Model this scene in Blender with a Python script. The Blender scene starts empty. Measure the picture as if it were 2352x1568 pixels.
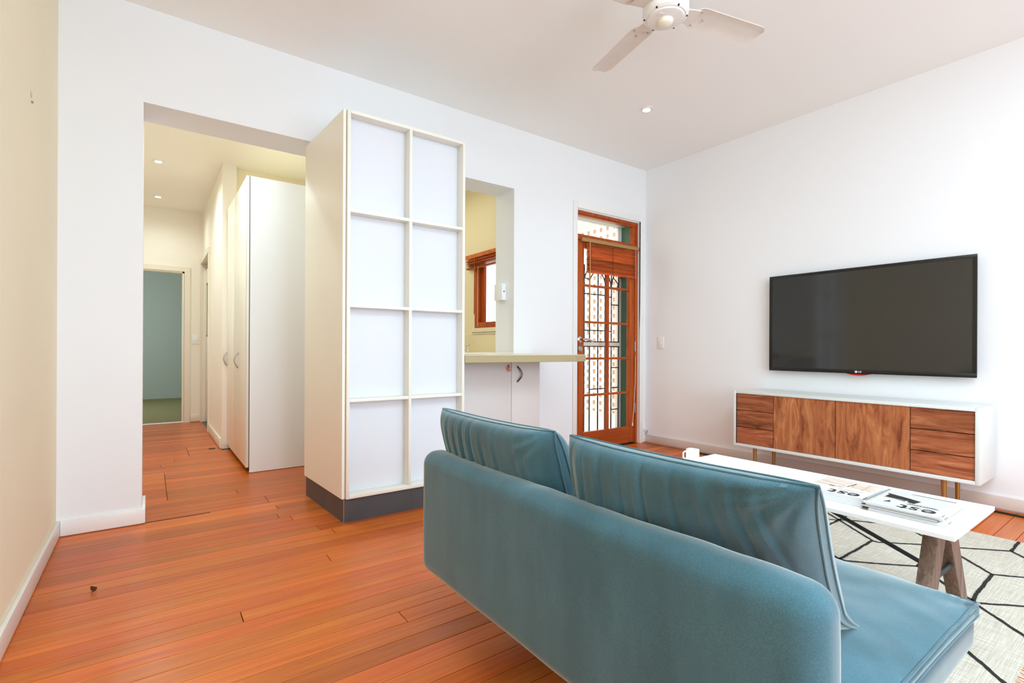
import bpy, bmesh, math, random
from mathutils import Vector, noise, Matrix
R = math.radians
random.seed(7)
SC = bpy.context.scene
COL = SC.collection

# ------------------------------------------------------------------ camera
CAM_H = 0.98958
cd = bpy.data.cameras.new('camera')
cam = bpy.data.objects.new('camera', cd)
COL.objects.link(cam)
cd.sensor_fit = 'HORIZONTAL'
cd.sensor_width = 36.0
cd.lens = 36.0 * 1145.97 / 2352.0
cd.shift_y = 16.9 / 2352.0
cd.clip_start = 0.02
cam.matrix_world = (Matrix.Translation((0, 0, CAM_H)) @ Matrix.Rotation(-0.628851, 4, 'Z')
                    @ Matrix.Rotation(R(90), 4, 'X') @ Matrix.Rotation(0.0045367, 4, 'Z'))
SC.camera = cam

# ------------------------------------------------------------------ view, world, lights
SC.view_settings.view_transform = 'Standard'
SC.view_settings.look = 'None'
SC.view_settings.gamma = 1.0
SC.view_settings.use_curve_mapping = False
SC.view_settings.exposure = 0.07
try:
    SC.cycles.use_denoising = True
    SC.cycles.max_bounces = 14
    SC.cycles.diffuse_bounces = 7
    SC.cycles.glossy_bounces = 4
    SC.cycles.transmission_bounces = 10
    SC.cycles.transparent_max_bounces = 16
    SC.cycles.sample_clamp_indirect = 4.0
    SC.cycles.caustics_reflective = False
    SC.cycles.caustics_refractive = False
except Exception:
    pass

world = bpy.data.worlds.new('sky')
SC.world = world
world.use_nodes = True
wn = world.node_tree
wn.nodes.clear()
wo = wn.nodes.new('ShaderNodeOutputWorld')
wb = wn.nodes.new('ShaderNodeBackground')
wb.inputs[0].default_value = (0.90, 0.95, 1.0, 1)
wb.inputs[1].default_value = 3.2
wn.links.new(wb.outputs[0], wo.inputs[0])

WB = (0.93, 1.27, 1.54)     # cool daylight balance of the photograph
def wb(c): return tuple(a * b for a, b in zip(c, WB))
def area(name, loc, rot, sx, sy, power, col=(1, 1, 1), spread=180):
    col = wb(col)
    l = bpy.data.lights.new(name, 'AREA')
    l.shape = 'RECTANGLE'; l.size = sx; l.size_y = sy; l.energy = power; l.color = col
    l.spread = R(spread)
    o = bpy.data.objects.new(name, l); COL.objects.link(o)
    o.location = loc; o.rotation_euler = rot
    return o

# added area lamp standing for daylight at the unseen rear window
area('rear_window_fill', (1.35, -2.9, 1.45), (R(118), 0, 0), 2.5, 2.3, 80, (0.95, 0.98, 1.0))
# added fill lamp below the ceiling, unseen, behind and above the camera
area('ceiling_fill', (1.5, -0.45, 2.86), (0, 0, 0), 3.0, 1.5, 55, (1.0, 0.985, 0.96))
# added fill lamps inside the kitchen and the windowless bedroom shell
area('kitchen_fill', (1.75, 4.75, 2.70), (0, 0, 0), 1.6, 1.2, 9, (1.0, 0.77, 0.54))
area('bedroom_fill', (-1.3, 9.9, 1.5), (R(90), 0, R(-90)), 1.4, 1.4, 30, (1.0, 0.97, 0.9))

# ------------------------------------------------------------------ materials
def lin(c):
    c = c / 255.0
    return c / 12.92 if c <= 0.04045 else ((c + 0.055) / 1.055) ** 2.4
def S(r, g, b): return (lin(r), lin(g), lin(b), 1)
MATS = {}
def mat(name, col, rough=0.6, metal=0.0, spec=0.5, bump=0.0, bscale=200, vary=0.0, vscale=6, sheen=0.0,
        coat=0.0, emit=None, estr=0.0, sheen_rough=0.4, sheen_tint=None):
    m = bpy.data.materials.new(name); m.use_nodes = True
    nt = m.node_tree; b = nt.nodes['Principled BSDF']
    b.inputs['Base Color'].default_value = col
    b.inputs['Roughness'].default_value = rough
    b.inputs['Metallic'].default_value = metal
    b.inputs['Specular IOR Level'].default_value = spec
    if sheen:
        b.inputs['Sheen Weight'].default_value = sheen
        b.inputs['Sheen Roughness'].default_value = sheen_rough
        if sheen_tint: b.inputs['Sheen Tint'].default_value = sheen_tint
    if coat:
        b.inputs['Coat Weight'].default_value = coat
        b.inputs['Coat Roughness'].default_value = 0.12
    if emit:
        b.inputs['Emission Color'].default_value = emit
        b.inputs['Emission Strength'].default_value = estr
    geo = nt.nodes.new('ShaderNodeNewGeometry')
    if vary:
        n = nt.nodes.new('ShaderNodeTexNoise'); n.inputs['Scale'].default_value = vscale
        n.inputs['Detail'].default_value = 5
        nt.links.new(geo.outputs['Position'], n.inputs['Vector'])
        mx = nt.nodes.new('ShaderNodeMix'); mx.data_type = 'RGBA'; mx.blend_type = 'MULTIPLY'
        mx.inputs['Factor'].default_value = 1.0
        mr = nt.nodes.new('ShaderNodeMapRange')
        mr.inputs['From Min'].default_value = 0.3; mr.inputs['From Max'].default_value = 0.7
        mr.inputs['To Min'].default_value = 1 - vary; mr.inputs['To Max'].default_value = 1 + vary * 0.4
        nt.links.new(n.outputs[0], mr.inputs['Value'])
        mx.inputs['A'].default_value = col
        nt.links.new(mr.outputs[0], mx.inputs['B'])
        nt.links.new(mx.outputs['Result'], b.inputs['Base Color'])
    if bump:
        n2 = nt.nodes.new('ShaderNodeTexNoise'); n2.inputs['Scale'].default_value = bscale
        n2.inputs['Detail'].default_value = 4
        nt.links.new(geo.outputs['Position'], n2.inputs['Vector'])
        bp = nt.nodes.new('ShaderNodeBump'); bp.inputs['Strength'].default_value = bump
        bp.inputs['Distance'].default_value = 0.002
        nt.links.new(n2.outputs[0], bp.inputs['Height'])
        nt.links.new(bp.outputs[0], b.inputs['Normal'])
    MATS[name] = m
    return m

def wood(name, stops, along='X', stretch=18, scale=1.6, rough=0.35, coat=0.0, tone=0.25, dist=1.2, bump=0.1):
    """procedural grain running along one axis, each object a little different"""
    m = bpy.data.materials.new(name); m.use_nodes = True
    nt = m.node_tree; b = nt.nodes['Principled BSDF']
    b.inputs['Roughness'].default_value = rough
    b.inputs['Specular IOR Level'].default_value = 0.24
    if coat:
        b.inputs['Coat Weight'].default_value = coat; b.inputs['Coat Roughness'].default_value = 0.15
    geo = nt.nodes.new('ShaderNodeNewGeometry')
    oi = nt.nodes.new('ShaderNodeObjectInfo')
    mp = nt.nodes.new('ShaderNodeMapping')
    sc = {'X': (1, stretch, stretch), 'Y': (stretch, 1, stretch), 'Z': (stretch, stretch, 1)}[along]
    mp.inputs['Scale'].default_value = sc
    ad = nt.nodes.new('ShaderNodeVectorMath'); ad.operation = 'ADD'
    ml = nt.nodes.new('ShaderNodeMath'); ml.operation = 'MULTIPLY'; ml.inputs[1].default_value = 57.0
    cb = nt.nodes.new('ShaderNodeCombineXYZ')
    nt.links.new(oi.outputs['Random'], ml.inputs[0])
    for i in range(3): nt.links.new(ml.outputs[0], cb.inputs[i])
    nt.links.new(geo.outputs['Position'], mp.inputs['Vector'])
    nt.links.new(mp.outputs[0], ad.inputs[0]); nt.links.new(cb.outputs[0], ad.inputs[1])
    n = nt.nodes.new('ShaderNodeTexNoise'); n.inputs['Scale'].default_value = scale
    n.inputs['Detail'].default_value = 8; n.inputs['Roughness'].default_value = 0.62
    n.inputs['Distortion'].default_value = dist
    nt.links.new(ad.outputs[0], n.inputs['Vector'])
    cr = nt.nodes.new('ShaderNodeValToRGB'); cr.color_ramp.elements[0].position = stops[0][0]
    cr.color_ramp.elements[0].color = stops[0][1]
    cr.color_ramp.elements[1].position = stops[-1][0]; cr.color_ramp.elements[1].color = stops[-1][1]
    for p, c in stops[1:-1]:
        e = cr.color_ramp.elements.new(p); e.color = c
    nt.links.new(n.outputs[0], cr.inputs[0])
    # per-object tone
    mr = nt.nodes.new('ShaderNodeMapRange'); mr.inputs['To Min'].default_value = 1 - tone
    mr.inputs['To Max'].default_value = 1 + tone * 0.8
    m2 = nt.nodes.new('ShaderNodeMath'); m2.operation = 'FRACT'
    m3 = nt.nodes.new('ShaderNodeMath'); m3.operation = 'MULTIPLY'; m3.inputs[1].default_value = 13.7
    nt.links.new(oi.outputs['Random'], m3.inputs[0]); nt.links.new(m3.outputs[0], m2.inputs[0])
    nt.links.new(m2.outputs[0], mr.inputs['Value'])
    mx = nt.nodes.new('ShaderNodeMix'); mx.data_type = 'RGBA'; mx.blend_type = 'MULTIPLY'
    mx.inputs['Factor'].default_value = 1
    nt.links.new(cr.outputs[0], mx.inputs['A']); nt.links.new(mr.outputs[0], mx.inputs['B'])
    hs = nt.nodes.new('ShaderNodeHueSaturation')
    m4 = nt.nodes.new('ShaderNodeMapRange'); m4.inputs['To Min'].default_value = 0.5 - .018 * tone; m4.inputs['To Max'].default_value = 0.5 + .018 * tone
    nt.links.new(oi.outputs['Random'], m4.inputs['Value']); nt.links.new(m4.outputs[0], hs.inputs['Hue'])
    nt.links.new(mx.outputs['Result'], hs.inputs['Color'])
    nt.links.new(hs.outputs[0], b.inputs['Base Color'])
    bp = nt.nodes.new('ShaderNodeBump'); bp.inputs['Strength'].default_value = bump
    bp.inputs['Distance'].default_value = 0.001
    nt.links.new(n.outputs[0], bp.inputs['Height']); nt.links.new(bp.outputs[0], b.inputs['Normal'])
    MATS[name] = m
    return m

wall_w = mat('wall_paint_white', S(238, 239, 240), 0.75, bump=0.05, bscale=60)
wall_r = mat('wall_paint_right', S(238, 238, 239), 0.75, bump=0.05, bscale=60)
cream = mat('wall_paint_cream', S(243, 233, 206), 0.75, bump=0.05, bscale=60, vary=0.03, vscale=1.2)
hallp = mat('hall_paint', S(244, 238, 226), 0.75)
kitp = mat('kitchen_paint', S(244, 232, 200), 0.7)
ceilp = mat('ceiling_paint', S(247, 246, 243), 0.85, bump=0.04, bscale=40)
hallceil = mat('hall_ceiling_paint', S(246, 242, 232), 0.85)
trimw = mat('gloss_trim_white', S(240, 238, 234), 0.35)
creamtrim = mat('cream_trim', S(236, 226, 206), 0.4)
lam_w = mat('white_laminate', S(222, 224, 230), 0.45)
lam_b = mat('base_cabinet_laminate', S(222, 214, 210), 0.45)
lam_p = mat('pantry_laminate', S(247, 247, 246), 0.45)
lam_i = mat('ivory_laminate', S(236, 233, 222), 0.4)
lam_c = mat('cream_laminate', S(244, 239, 225), 0.35, vary=0.02, vscale=2)
plinthm = mat('charcoal_plinth', S(78, 78, 80), 0.45, vary=0.15, vscale=7)
counterm = mat('counter_laminate', S(174, 158, 118), 0.4)
countertop = mat('counter_top', S(232, 222, 200), 0.35)
blackm = mat('black_gloss', S(18, 18, 17), 0.25)
screenm = mat('tv_screen', S(40, 40, 38), 0.09, spec=0.75)
steel = mat('brushed_steel', S(190, 190, 190), 0.25, metal=1)
chrome = mat('chrome', S(215, 215, 215), 0.12, metal=1)
brass = mat('antique_brass', S(176, 130, 70), 0.35, metal=0.7)
darkiron = mat('dark_iron', S(38, 46, 44), 0.5)
greenp = mat('green_paint', S(58, 112, 90), 0.5)
palegreen = mat('pale_green_paint', S(196, 214, 206), 0.6)
whitep = mat('white_plastic', S(240, 240, 238), 0.35)
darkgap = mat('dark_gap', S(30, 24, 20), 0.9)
carpet = mat('olive_carpet', S(128, 116, 72), 0.95, bump=0.6, bscale=300, vary=0.12, vscale=20)
greywall = mat('grey_green_paint', S(164, 166, 152), 0.8)
tilegrey = mat('grey_tile', S(98, 98, 96), 0.5)
redm = mat('red_plastic', S(230, 20, 22), 0.3)
logom = mat('silver_print', S(205, 205, 205), 0.4)
mugm = mat('white_porcelain', S(246, 246, 246), 0.2, coat=0.4)
tablem = mat('white_tabletop', S(248, 248, 246), 0.3)
cabw = mat('sideboard_white', S(224, 227, 224), 0.4)
paper = mat('magazine_paper', S(226, 228, 232), 0.7, bump=0.25, bscale=900)
coverm = mat('magazine_cover', S(240, 240, 238), 0.35)
greyprint = mat('grey_print', S(212, 212, 208), 0.4, vary=0.1, vscale=40)
inkm = mat('black_ink', S(16, 16, 16), 0.5)
tanink = mat('tan_ink', S(206, 168, 128), 0.5, vary=0.2, vscale=60)
beigeink = mat('beige_ink', S(222, 208, 194), 0.5, vary=0.15, vscale=50)
fanm = mat('fan_enamel', S(226, 218, 208), 0.4, vary=0.05, vscale=12)
fanhub = mat('fan_hub_enamel', S(236, 234, 230), 0.35)
fancap = mat('fan_cap_plastic', S(240, 234, 212), 0.3)
glow = mat('downlight_lens', S(255, 255, 255), 0.4, emit=(1, 0.97, 0.9, 1), estr=9)
fringe = mat('rug_fringe', S(206, 200, 186), 0.95)
yarn = mat('black_yarn', S(30, 28, 24), 0.95, bump=1.0, bscale=500, vary=0.5, vscale=160)
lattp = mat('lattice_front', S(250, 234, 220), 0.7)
lattb = mat('lattice_back_shaded', S(186, 152, 124), 0.7)  # shade on the rear battens put into a browner colour
concrete = mat('pale_concrete', S(226, 222, 214), 0.8, vary=0.08)
blindhead = mat('blind_headrail', S(170, 126, 74), 0.5)
cordm = mat('cord_white', S(232, 214, 190), 0.6)
leafm = mat('dry_leaf', S(98, 42, 22), 0.8)
pinkm = mat('pink_clear_plastic', S(206, 158, 146), 0.25)

# glass
glassm = bpy.data.materials.new('window_glass'); glassm.use_nodes = True
nt = glassm.node_tree; nt.nodes.clear()
o_ = nt.nodes.new('ShaderNodeOutputMaterial'); mx = nt.nodes.new('ShaderNodeMixShader')
tr = nt.nodes.new('ShaderNodeBsdfTransparent'); gl = nt.nodes.new('ShaderNodeBsdfGlossy')
gl.inputs['Roughness'].default_value = 0.02
fr = nt.nodes.new('ShaderNodeFresnel'); fr.inputs[0].default_value = 1.25
gg = nt.nodes.new('ShaderNodeNewGeometry'); sb_ = nt.nodes.new('ShaderNodeMath'); sb_.operation = 'SUBTRACT'
sb_.inputs[0].default_value = 1.0; nt.links.new(gg.outputs['Backfacing'], sb_.inputs[1])
mu_ = nt.nodes.new('ShaderNodeMath'); mu_.operation = 'MULTIPLY'
nt.links.new(sb_.outputs[0], mu_.inputs[0]); nt.links.new(fr.outputs[0], mu_.inputs[1])
nt.links.new(mu_.outputs[0], mx.inputs[0]); nt.links.new(tr.outputs[0], mx.inputs[1])
nt.links.new(gl.outputs[0], mx.inputs[2]); nt.links.new(mx.outputs[0], o_.inputs[0])

floorm = wood('floor_timber', [(0.22, S(158, 74, 24)), (0.42, S(190, 92, 30)), (0.62, S(204, 106, 38)), (0.82, S(222, 134, 60))],
              'X', 26, 1.7, rough=0.31, coat=0.05, tone=0.24, dist=0.8, bump=0.06)
walnut_h = wood('walnut_horizontal', [(0.28, S(96, 48, 30)), (0.45, S(148, 82, 52)), (0.6, S(176, 104, 68)), (0.8, S(206, 140, 96))],
                'Y', 9, 2.2, rough=0.4, tone=0.1, dist=1.6)
walnut_v = wood('walnut_vertical', [(0.28, S(104, 54, 34)), (0.42, S(156, 88, 54)), (0.58, S(184, 112, 70)), (0.8, S(216, 156, 104))],
                'Z', 6, 2.4, rough=0.4, tone=0.08, dist=2.2)
doorwood = wood('stained_door_timber', [(0.3, S(140, 58, 18)), (0.5, S(176, 80, 30)), (0.75, S(200, 102, 44))],
                'Z', 14, 1.5, rough=0.35, tone=0.06)
doorwood_h = wood('stained_rail_timber', [(0.3, S(140, 58, 18)), (0.5, S(172, 78, 30)), (0.75, S(196, 98, 42))],
                  'X', 14, 1.5, rough=0.35, tone=0.06)
blindwood = wood('blind_slat_timber', [(0.3, S(150, 66, 26)), (0.5, S(190, 92, 44)), (0.75, S(216, 116, 60))],
                 'X', 10, 2, rough=0.4, tone=0.38)
legwood = wood('trestle_timber', [(0.3, S(92, 74, 64)), (0.5, S(124, 102, 88)), (0.75, S(150, 126, 112))],
               'Z', 22, 3, rough=0.7, tone=0.05, bump=0.5)

def velvet(name, base, edge, sheen):
    m = bpy.data.materials.new(name); m.use_nodes = True
    nt = m.node_tree; b = nt.nodes['Principled BSDF']
    b.inputs['Roughness'].default_value = 0.85
    b.inputs['Specular IOR Level'].default_value = 0.15
    b.inputs['Sheen Weight'].default_value = sheen
    b.inputs['Sheen Roughness'].default_value = 0.38
    b.inputs['Sheen Tint'].default_value = edge
    geo = nt.nodes.new('ShaderNodeNewGeometry')
    n1 = nt.nodes.new('ShaderNodeTexNoise'); n1.inputs['Scale'].default_value = 9
    n1.inputs['Detail'].default_value = 3
    mp = nt.nodes.new('ShaderNodeMapping'); mp.inputs['Scale'].default_value = (1, 1, 0.35)
    n2 = nt.nodes.new('ShaderNodeTexNoise'); n2.inputs['Scale'].default_value = 420
    n2.inputs['Detail'].default_value = 3
    nt.links.new(geo.outputs['Position'], mp.inputs[0]); nt.links.new(mp.outputs[0], n1.inputs[0])
    nt.links.new(geo.outputs['Position'], n2.inputs[0])
    a = nt.nodes.new('ShaderNodeMapRange'); a.inputs['From Min'].default_value = .35; a.inputs['From Max'].default_value = .65
    a.inputs['To Min'].default_value = 0.86; a.inputs['To Max'].default_value = 1.12
    c = nt.nodes.new('ShaderNodeMapRange'); c.inputs['From Min'].default_value = .35; c.inputs['From Max'].default_value = .7
    c.inputs['To Min'].default_value = 0.88; c.inputs['To Max'].default_value = 1.18
    nt.links.new(n1.outputs[0], a.inputs[0]); nt.links.new(n2.outputs[0], c.inputs[0])
    mu = nt.nodes.new('ShaderNodeMath'); mu.operation = 'MULTIPLY'
    nt.links.new(a.outputs[0], mu.inputs[0]); nt.links.new(c.outputs[0], mu.inputs[1])
    mx = nt.nodes.new('ShaderNodeMix'); mx.data_type = 'RGBA'; mx.blend_type = 'MULTIPLY'
    mx.inputs['Factor'].default_value = 1; mx.inputs['A'].default_value = base
    nt.links.new(mu.outputs[0], mx.inputs['B']); nt.links.new(mx.outputs['Result'], b.inputs['Base Color'])
    bp = nt.nodes.new('ShaderNodeBump'); bp.inputs['Strength'].default_value = 0.35
    bp.inputs['Distance'].default_value = 0.001
    nt.links.new(n2.outputs[0], bp.inputs['Height']); nt.links.new(bp.outputs[0], b.inputs['Normal'])
    return m
velv = velvet('teal_velvet', S(67, 102, 114), (0.96, 1.0, 0.96, 1), 0.78)

# rug weave
rugm = bpy.data.materials.new('rug_weave'); rugm.use_nodes = True
nt = rugm.node_tree; b = nt.nodes['Principled BSDF']; b.inputs['Roughness'].default_value = 0.95
geo = nt.nodes.new('ShaderNodeNewGeometry')
cols = []
for scv in ((8, 260, 1), (260, 8, 1)):
    mp = nt.nodes.new('ShaderNodeMapping'); mp.inputs['Scale'].default_value = scv
    n = nt.nodes.new('ShaderNodeTexNoise'); n.inputs['Scale'].default_value = 1; n.inputs['Detail'].default_value = 3
    nt.links.new(geo.outputs['Position'], mp.inputs[0]); nt.links.new(mp.outputs[0], n.inputs[0]); cols.append(n)
ad = nt.nodes.new('ShaderNodeMath'); ad.operation = 'ADD'
nt.links.new(cols[0].outputs[0], ad.inputs[0]); nt.links.new(cols[1].outputs[0], ad.inputs[1])
cr = nt.nodes.new('ShaderNodeValToRGB')
cr.color_ramp.elements[0].position = 0.38; cr.color_ramp.elements[0].color = S(178, 169, 152)
cr.color_ramp.elements[1].position = 0.62; cr.color_ramp.elements[1].color = S(216, 209, 195)
hf = nt.nodes.new('ShaderNodeMath'); hf.operation = 'MULTIPLY'; hf.inputs[1].default_value = 0.5
nt.links.new(ad.outputs[0], hf.inputs[0]); nt.links.new(hf.outputs[0], cr.inputs[0])
nt.links.new(cr.outputs[0], b.inputs['Base Color'])
bp = nt.nodes.new('ShaderNodeBump'); bp.inputs['Strength'].default_value = 0.5; bp.inputs['Distance'].default_value = 0.002
nt.links.new(hf.outputs[0], bp.inputs['Height']); nt.links.new(bp.outputs[0], b.inputs['Normal'])

# ------------------------------------------------------------------ builders
ORG = {}
def empty(name, loc, label, cat, group=None):
    o = bpy.data.objects.new(name, None); COL.objects.link(o)
    o.location = loc; o.empty_display_size = 0.1
    o['label'] = label; o['category'] = cat
    if group: o['group'] = group
    ORG[o] = Vector(loc)
    return o
def tag(o, label, cat, group=None):
    o['label'] = label; o['category'] = cat
    if group: o['group'] = group
    return o

class B:
    def __init__(s): s.bm = bmesh.new()
    def _bev(s, vs, bev, seg):
        if bev > 0:
            es = {e for v in vs for e in v.link_edges}
            bmesh.ops.bevel(s.bm, geom=list(es), offset=bev, segments=seg, affect='EDGES', profile=0.5)
    def box(s, x0, x1, y0, y1, z0, z1, bev=0, seg=2):
        v = [s.bm.verts.new((x, y, z)) for z in (z0, z1) for y in (y0, y1) for x in (x0, x1)]
        for f in ((0, 2, 3, 1), (4, 5, 7, 6), (0, 1, 5, 4), (2, 6, 7, 3), (0, 4, 6, 2), (1, 3, 7, 5)):
            s.bm.faces.new([v[i] for i in f])
        s._bev(v, bev, seg); return s
    def hexa(s, p, bev=0, seg=2):
        """8 points: bottom four then top four, both counter-clockwise from above"""
        v = [s.bm.verts.new(q) for q in p]
        for f in ((3, 2, 1, 0), (4, 5, 6, 7), (0, 1, 5, 4), (1, 2, 6, 5), (2, 3, 7, 6), (3, 0, 4, 7)):
            s.bm.faces.new([v[i] for i in f])
        s._bev(v, bev, seg); return s
    def prism(s, poly, axis, a, b, bev=0, seg=2):
        def P(u, w, t): return {'x': (t, u, w), 'y': (u, t, w), 'z': (u, w, t)}[axis]
        lo = [s.bm.verts.new(P(u, w, a)) for u, w in poly]; hi = [s.bm.verts.new(P(u, w, b)) for u, w in poly]
        n = len(poly)
        s.bm.faces.new(lo[::-1]); s.bm.faces.new(hi)
        for i in range(n): s.bm.faces.new((lo[i], lo[(i + 1) % n], hi[(i + 1) % n], hi[i]))
        s._bev(lo + hi, bev, seg); return s
    def tube(s, pts, r, seg=8, closed=False, cap=True):
        pts = [Vector(p) for p in pts]; n = len(pts); rings = []
        rr = r if isinstance(r, (list, tuple)) else [r] * n
        t0 = None; u = None
        for i in range(n):
            if closed: t = pts[(i + 1) % n] - pts[i - 1]
            else: t = pts[min(i + 1, n - 1)] - pts[max(i - 1, 0)]
            if t.length < 1e-9: t = Vector((0, 0, 1))
            t.normalize()
            if u is None:
                ref = Vector((0, 0, 1)) if abs(t.z) < 0.9 else Vector((1, 0, 0))
                u = t.cross(ref).normalized()
            else:
                u = (u - t * u.dot(t))
                u = u.normalized() if u.length > 1e-6 else t.orthogonal().normalized()
            w = t.cross(u)
            rings.append([s.bm.verts.new(pts[i] + (u * math.cos(a) + w * math.sin(a)) * rr[i])
                          for a in (2 * math.pi * k / seg for k in range(seg))])
        for i in range(n if closed else n - 1):
            A, Bn = rings[i], rings[(i + 1) % n]
            for k in range(seg): s.bm.faces.new((A[k], A[(k + 1) % seg], Bn[(k + 1) % seg], Bn[k]))
        if not closed and cap:
            s.bm.faces.new(rings[0][::-1]); s.bm.faces.new(rings[-1])
        return s
    def cyl(s, p, q, r, r2=None, seg=20): return s.tube([p, q], [r, r if r2 is None else r2], seg)
    def lathe(s, prof, c, axis='z', seg=32, cap=True):
        rings = []
        for r, h in prof:
            ring = []
            for k in range(seg):
                a = 2 * math.pi * k / seg; u, w = r * math.cos(a), r * math.sin(a)
                d = {'z': (u, w, h), 'y': (u, h, w), 'x': (h, u, w)}[axis]
                ring.append(s.bm.verts.new((c[0] + d[0], c[1] + d[1], c[2] + d[2])))
            rings.append(ring)
        for A, Bn in zip(rings, rings[1:]):
            for k in range(seg): s.bm.faces.new((A[k], A[(k + 1) % seg], Bn[(k + 1) % seg], Bn[k]))
        if cap and prof[0][0] > 1e-4: s.bm.faces.new(rings[0][::-1])
        if cap and prof[-1][0] > 1e-4: s.bm.faces.new(rings[-1])
        return s
    def grid(s, f, nu, nv):
        g = [[s.bm.verts.new(f(i / nu, j / nv)) for i in range(nu + 1)] for j in range(nv + 1)]
        for j in range(nv):
            for i in range(nu): s.bm.faces.new((g[j][i], g[j][i + 1], g[j + 1][i + 1], g[j + 1][i]))
        return g
    def rot(s, c, axis, ang):
        bmesh.ops.rotate(s.bm, cent=c, matrix=Matrix.Rotation(ang, 3, axis), verts=s.bm.verts[:]); return s
    def out(s, name, m, parent=None, origin=None, ang=35, kind=None):
        top = parent
        while top is not None and top.parent is not None: top = top.parent
        if parent is not None: o0 = ORG.get(top, Vector((0, 0, 0)))
        else: o0 = Vector(origin) if origin is not None else Vector((0, 0, 0))
        bmesh.ops.remove_doubles(s.bm, verts=s.bm.verts[:], dist=1e-6)
        bmesh.ops.recalc_face_normals(s.bm, faces=s.bm.faces[:])
        bmesh.ops.translate(s.bm, vec=-o0, verts=s.bm.verts[:])
        me = bpy.data.meshes.new(name); s.bm.to_mesh(me); s.bm.free()
        for mm in (m if isinstance(m, (list, tuple)) else [m]): me.materials.append(mm)
        for p in me.polygons: p.use_smooth = True
        try: me.set_sharp_from_angle(angle=R(ang))
        except Exception: pass
        o = bpy.data.objects.new(name, me); COL.objects.link(o)
        if parent is not None: o.parent = parent
        else: o.location = o0; ORG[o] = o0
        if kind: o['kind'] = kind
        return o

def struct(name, b, m, parent=None):
    return b.out(name, m, parent, kind=None if parent else 'structure')

def copy_tree(o, parent=None, shift=None):
    c = o.copy(); COL.objects.link(c); c.parent = parent
    if shift is not None: c.location = o.location + Vector(shift)
    for ch in list(o.children): copy_tree(ch, c)
    return c

def text_mesh(body, size, M, m, name, parent, extrude=0.0003, offset=0.0):
    cu = bpy.data.curves.new('t', 'FONT'); cu.body = body; cu.size = size; cu.extrude = extrude
    cu.align_x = 'CENTER'; cu.align_y = 'CENTER'; cu.offset = offset; cu.resolution_u = 4
    to = bpy.data.objects.new('t', cu); COL.objects.link(to)
    bpy.context.view_layer.update()
    me = bpy.data.meshes.new_from_object(to.evaluated_get(bpy.context.evaluated_depsgraph_get()))
    bpy.data.objects.remove(to)
    top = parent
    while top.parent is not None: top = top.parent
    me.transform(Matrix.Translation(-ORG[top]) @ M)
    me.materials.clear(); me.materials.append(m); me.name = name
    o = bpy.data.objects.new(name, me); COL.objects.link(o); o.parent = parent
    return o

# ------------------------------------------------------------------ shell dimensions
XL, XR, YB, HC = -0.387, 4.298, 3.485, 2.9
WT = 0.28
YR = -3.0          # rear wall behind the camera
HX0, HX1 = -0.03, 0.98   # hall opening
HZ = 2.366
HCZ = 2.78         # hall ceiling
PX0, PX1, PZ0, PZ1 = 1.76, 2.552, 0.90, 2.375   # kitchen pass-through
DX0, DX1, DZ = 3.29, 4.197, 2.325

# walls
b = B()
b.box(XL, HX0, YB, YB + WT + .02, 0, HC)
b.box(HX0, HX1, YB, YB + WT + .02, HZ, HC)
b.box(HX1, PX0, YB, YB + WT, 0, HC)
b.box(PX0, PX1, YB, YB + WT, 0, PZ0)
b.box(PX0, PX1, YB, YB + WT, PZ1, HC)
b.box(PX1, DX0, YB, YB + WT, 0, HC)
b.box(DX0, DX1, YB, YB + WT, DZ, HC)
b.box(DX1, XR + .15, YB, YB + WT, 0, HC)
struct('wall_back', b, wall_w)
struct('wall_right', B().box(XR, XR + .15, YR - .15, YB, 0, HC), wall_r)
struct('wall_left', B().box(XL - .15, XL, YR - .15, YB + WT, 0, HC), cream)
b = B()
b.box(XL, 0.1, YR - .15, YR, 0, HC).box(2.6, XR, YR - .15, YR, 0, HC)
b.box(0.1, 2.6, YR - .15, YR, 0, 0.3).box(0.1, 2.6, YR - .15, YR, 2.6, HC)
struct('wall_rear', b, wall_w)
struct('ceiling', B().box(XL - .15, XR + .15, YR - .15, YB + WT, HC, HC + .1), ceilp)
# rear window (behind the camera)
b = B()
for x in (0.1, 0.93, 1.76, 2.54): b.box(x, x + .06, YR - .11, YR - .05, .3, 2.6)
b.box(0.1, 2.6, YR - .11, YR - .05, .3, .36).box(0.1, 2.6, YR - .11, YR - .05, 2.54, 2.6)
w2 = struct('window_2', b, trimw)
struct('pane', B().box(0.12, 2.58, YR - .085, YR - .08, .34, 2.56), glassm, w2)

# hall shell
HXL = -0.62
HFY = 7.86
HWX = 0.575
struct('hall_ceiling', B().box(HXL - .1, 3.0, YB + WT, HFY + .12, HCZ, HCZ + .1), hallceil)
struct('hall_wall_left', B().box(HXL - .1, HXL, YB + WT, HFY, 0, HCZ), hallp)
# far hall wall with the bedroom doorway
b = B()
b.box(0.372, 2.0, HFY, HFY + .12, 0, HCZ).box(HXL - .1, 0.372, HFY, HFY + .12, 1.985, HCZ)
b.box(HXL - .1, -0.45, HFY, HFY + .12, 0, 1.985)
struct('hall_wall_far', b, hallp)
# hall right wall beyond the pantry, with its doorway
b = B()
b.box(HWX, HWX + .12, 5.60, 6.86, 0, HCZ)
b.box(HWX, HWX + .12, 6.86, 7.80, 2.10, HCZ)
b.box(HWX, HWX + .12, 7.80, HFY, 0, HCZ)
struct('hall_wall_right', b, hallp)
struct('kitchen_wall_far', B().box(HWX + .12, 3.0, 5.66, 5.78, 0, HCZ), kitp)
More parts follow.
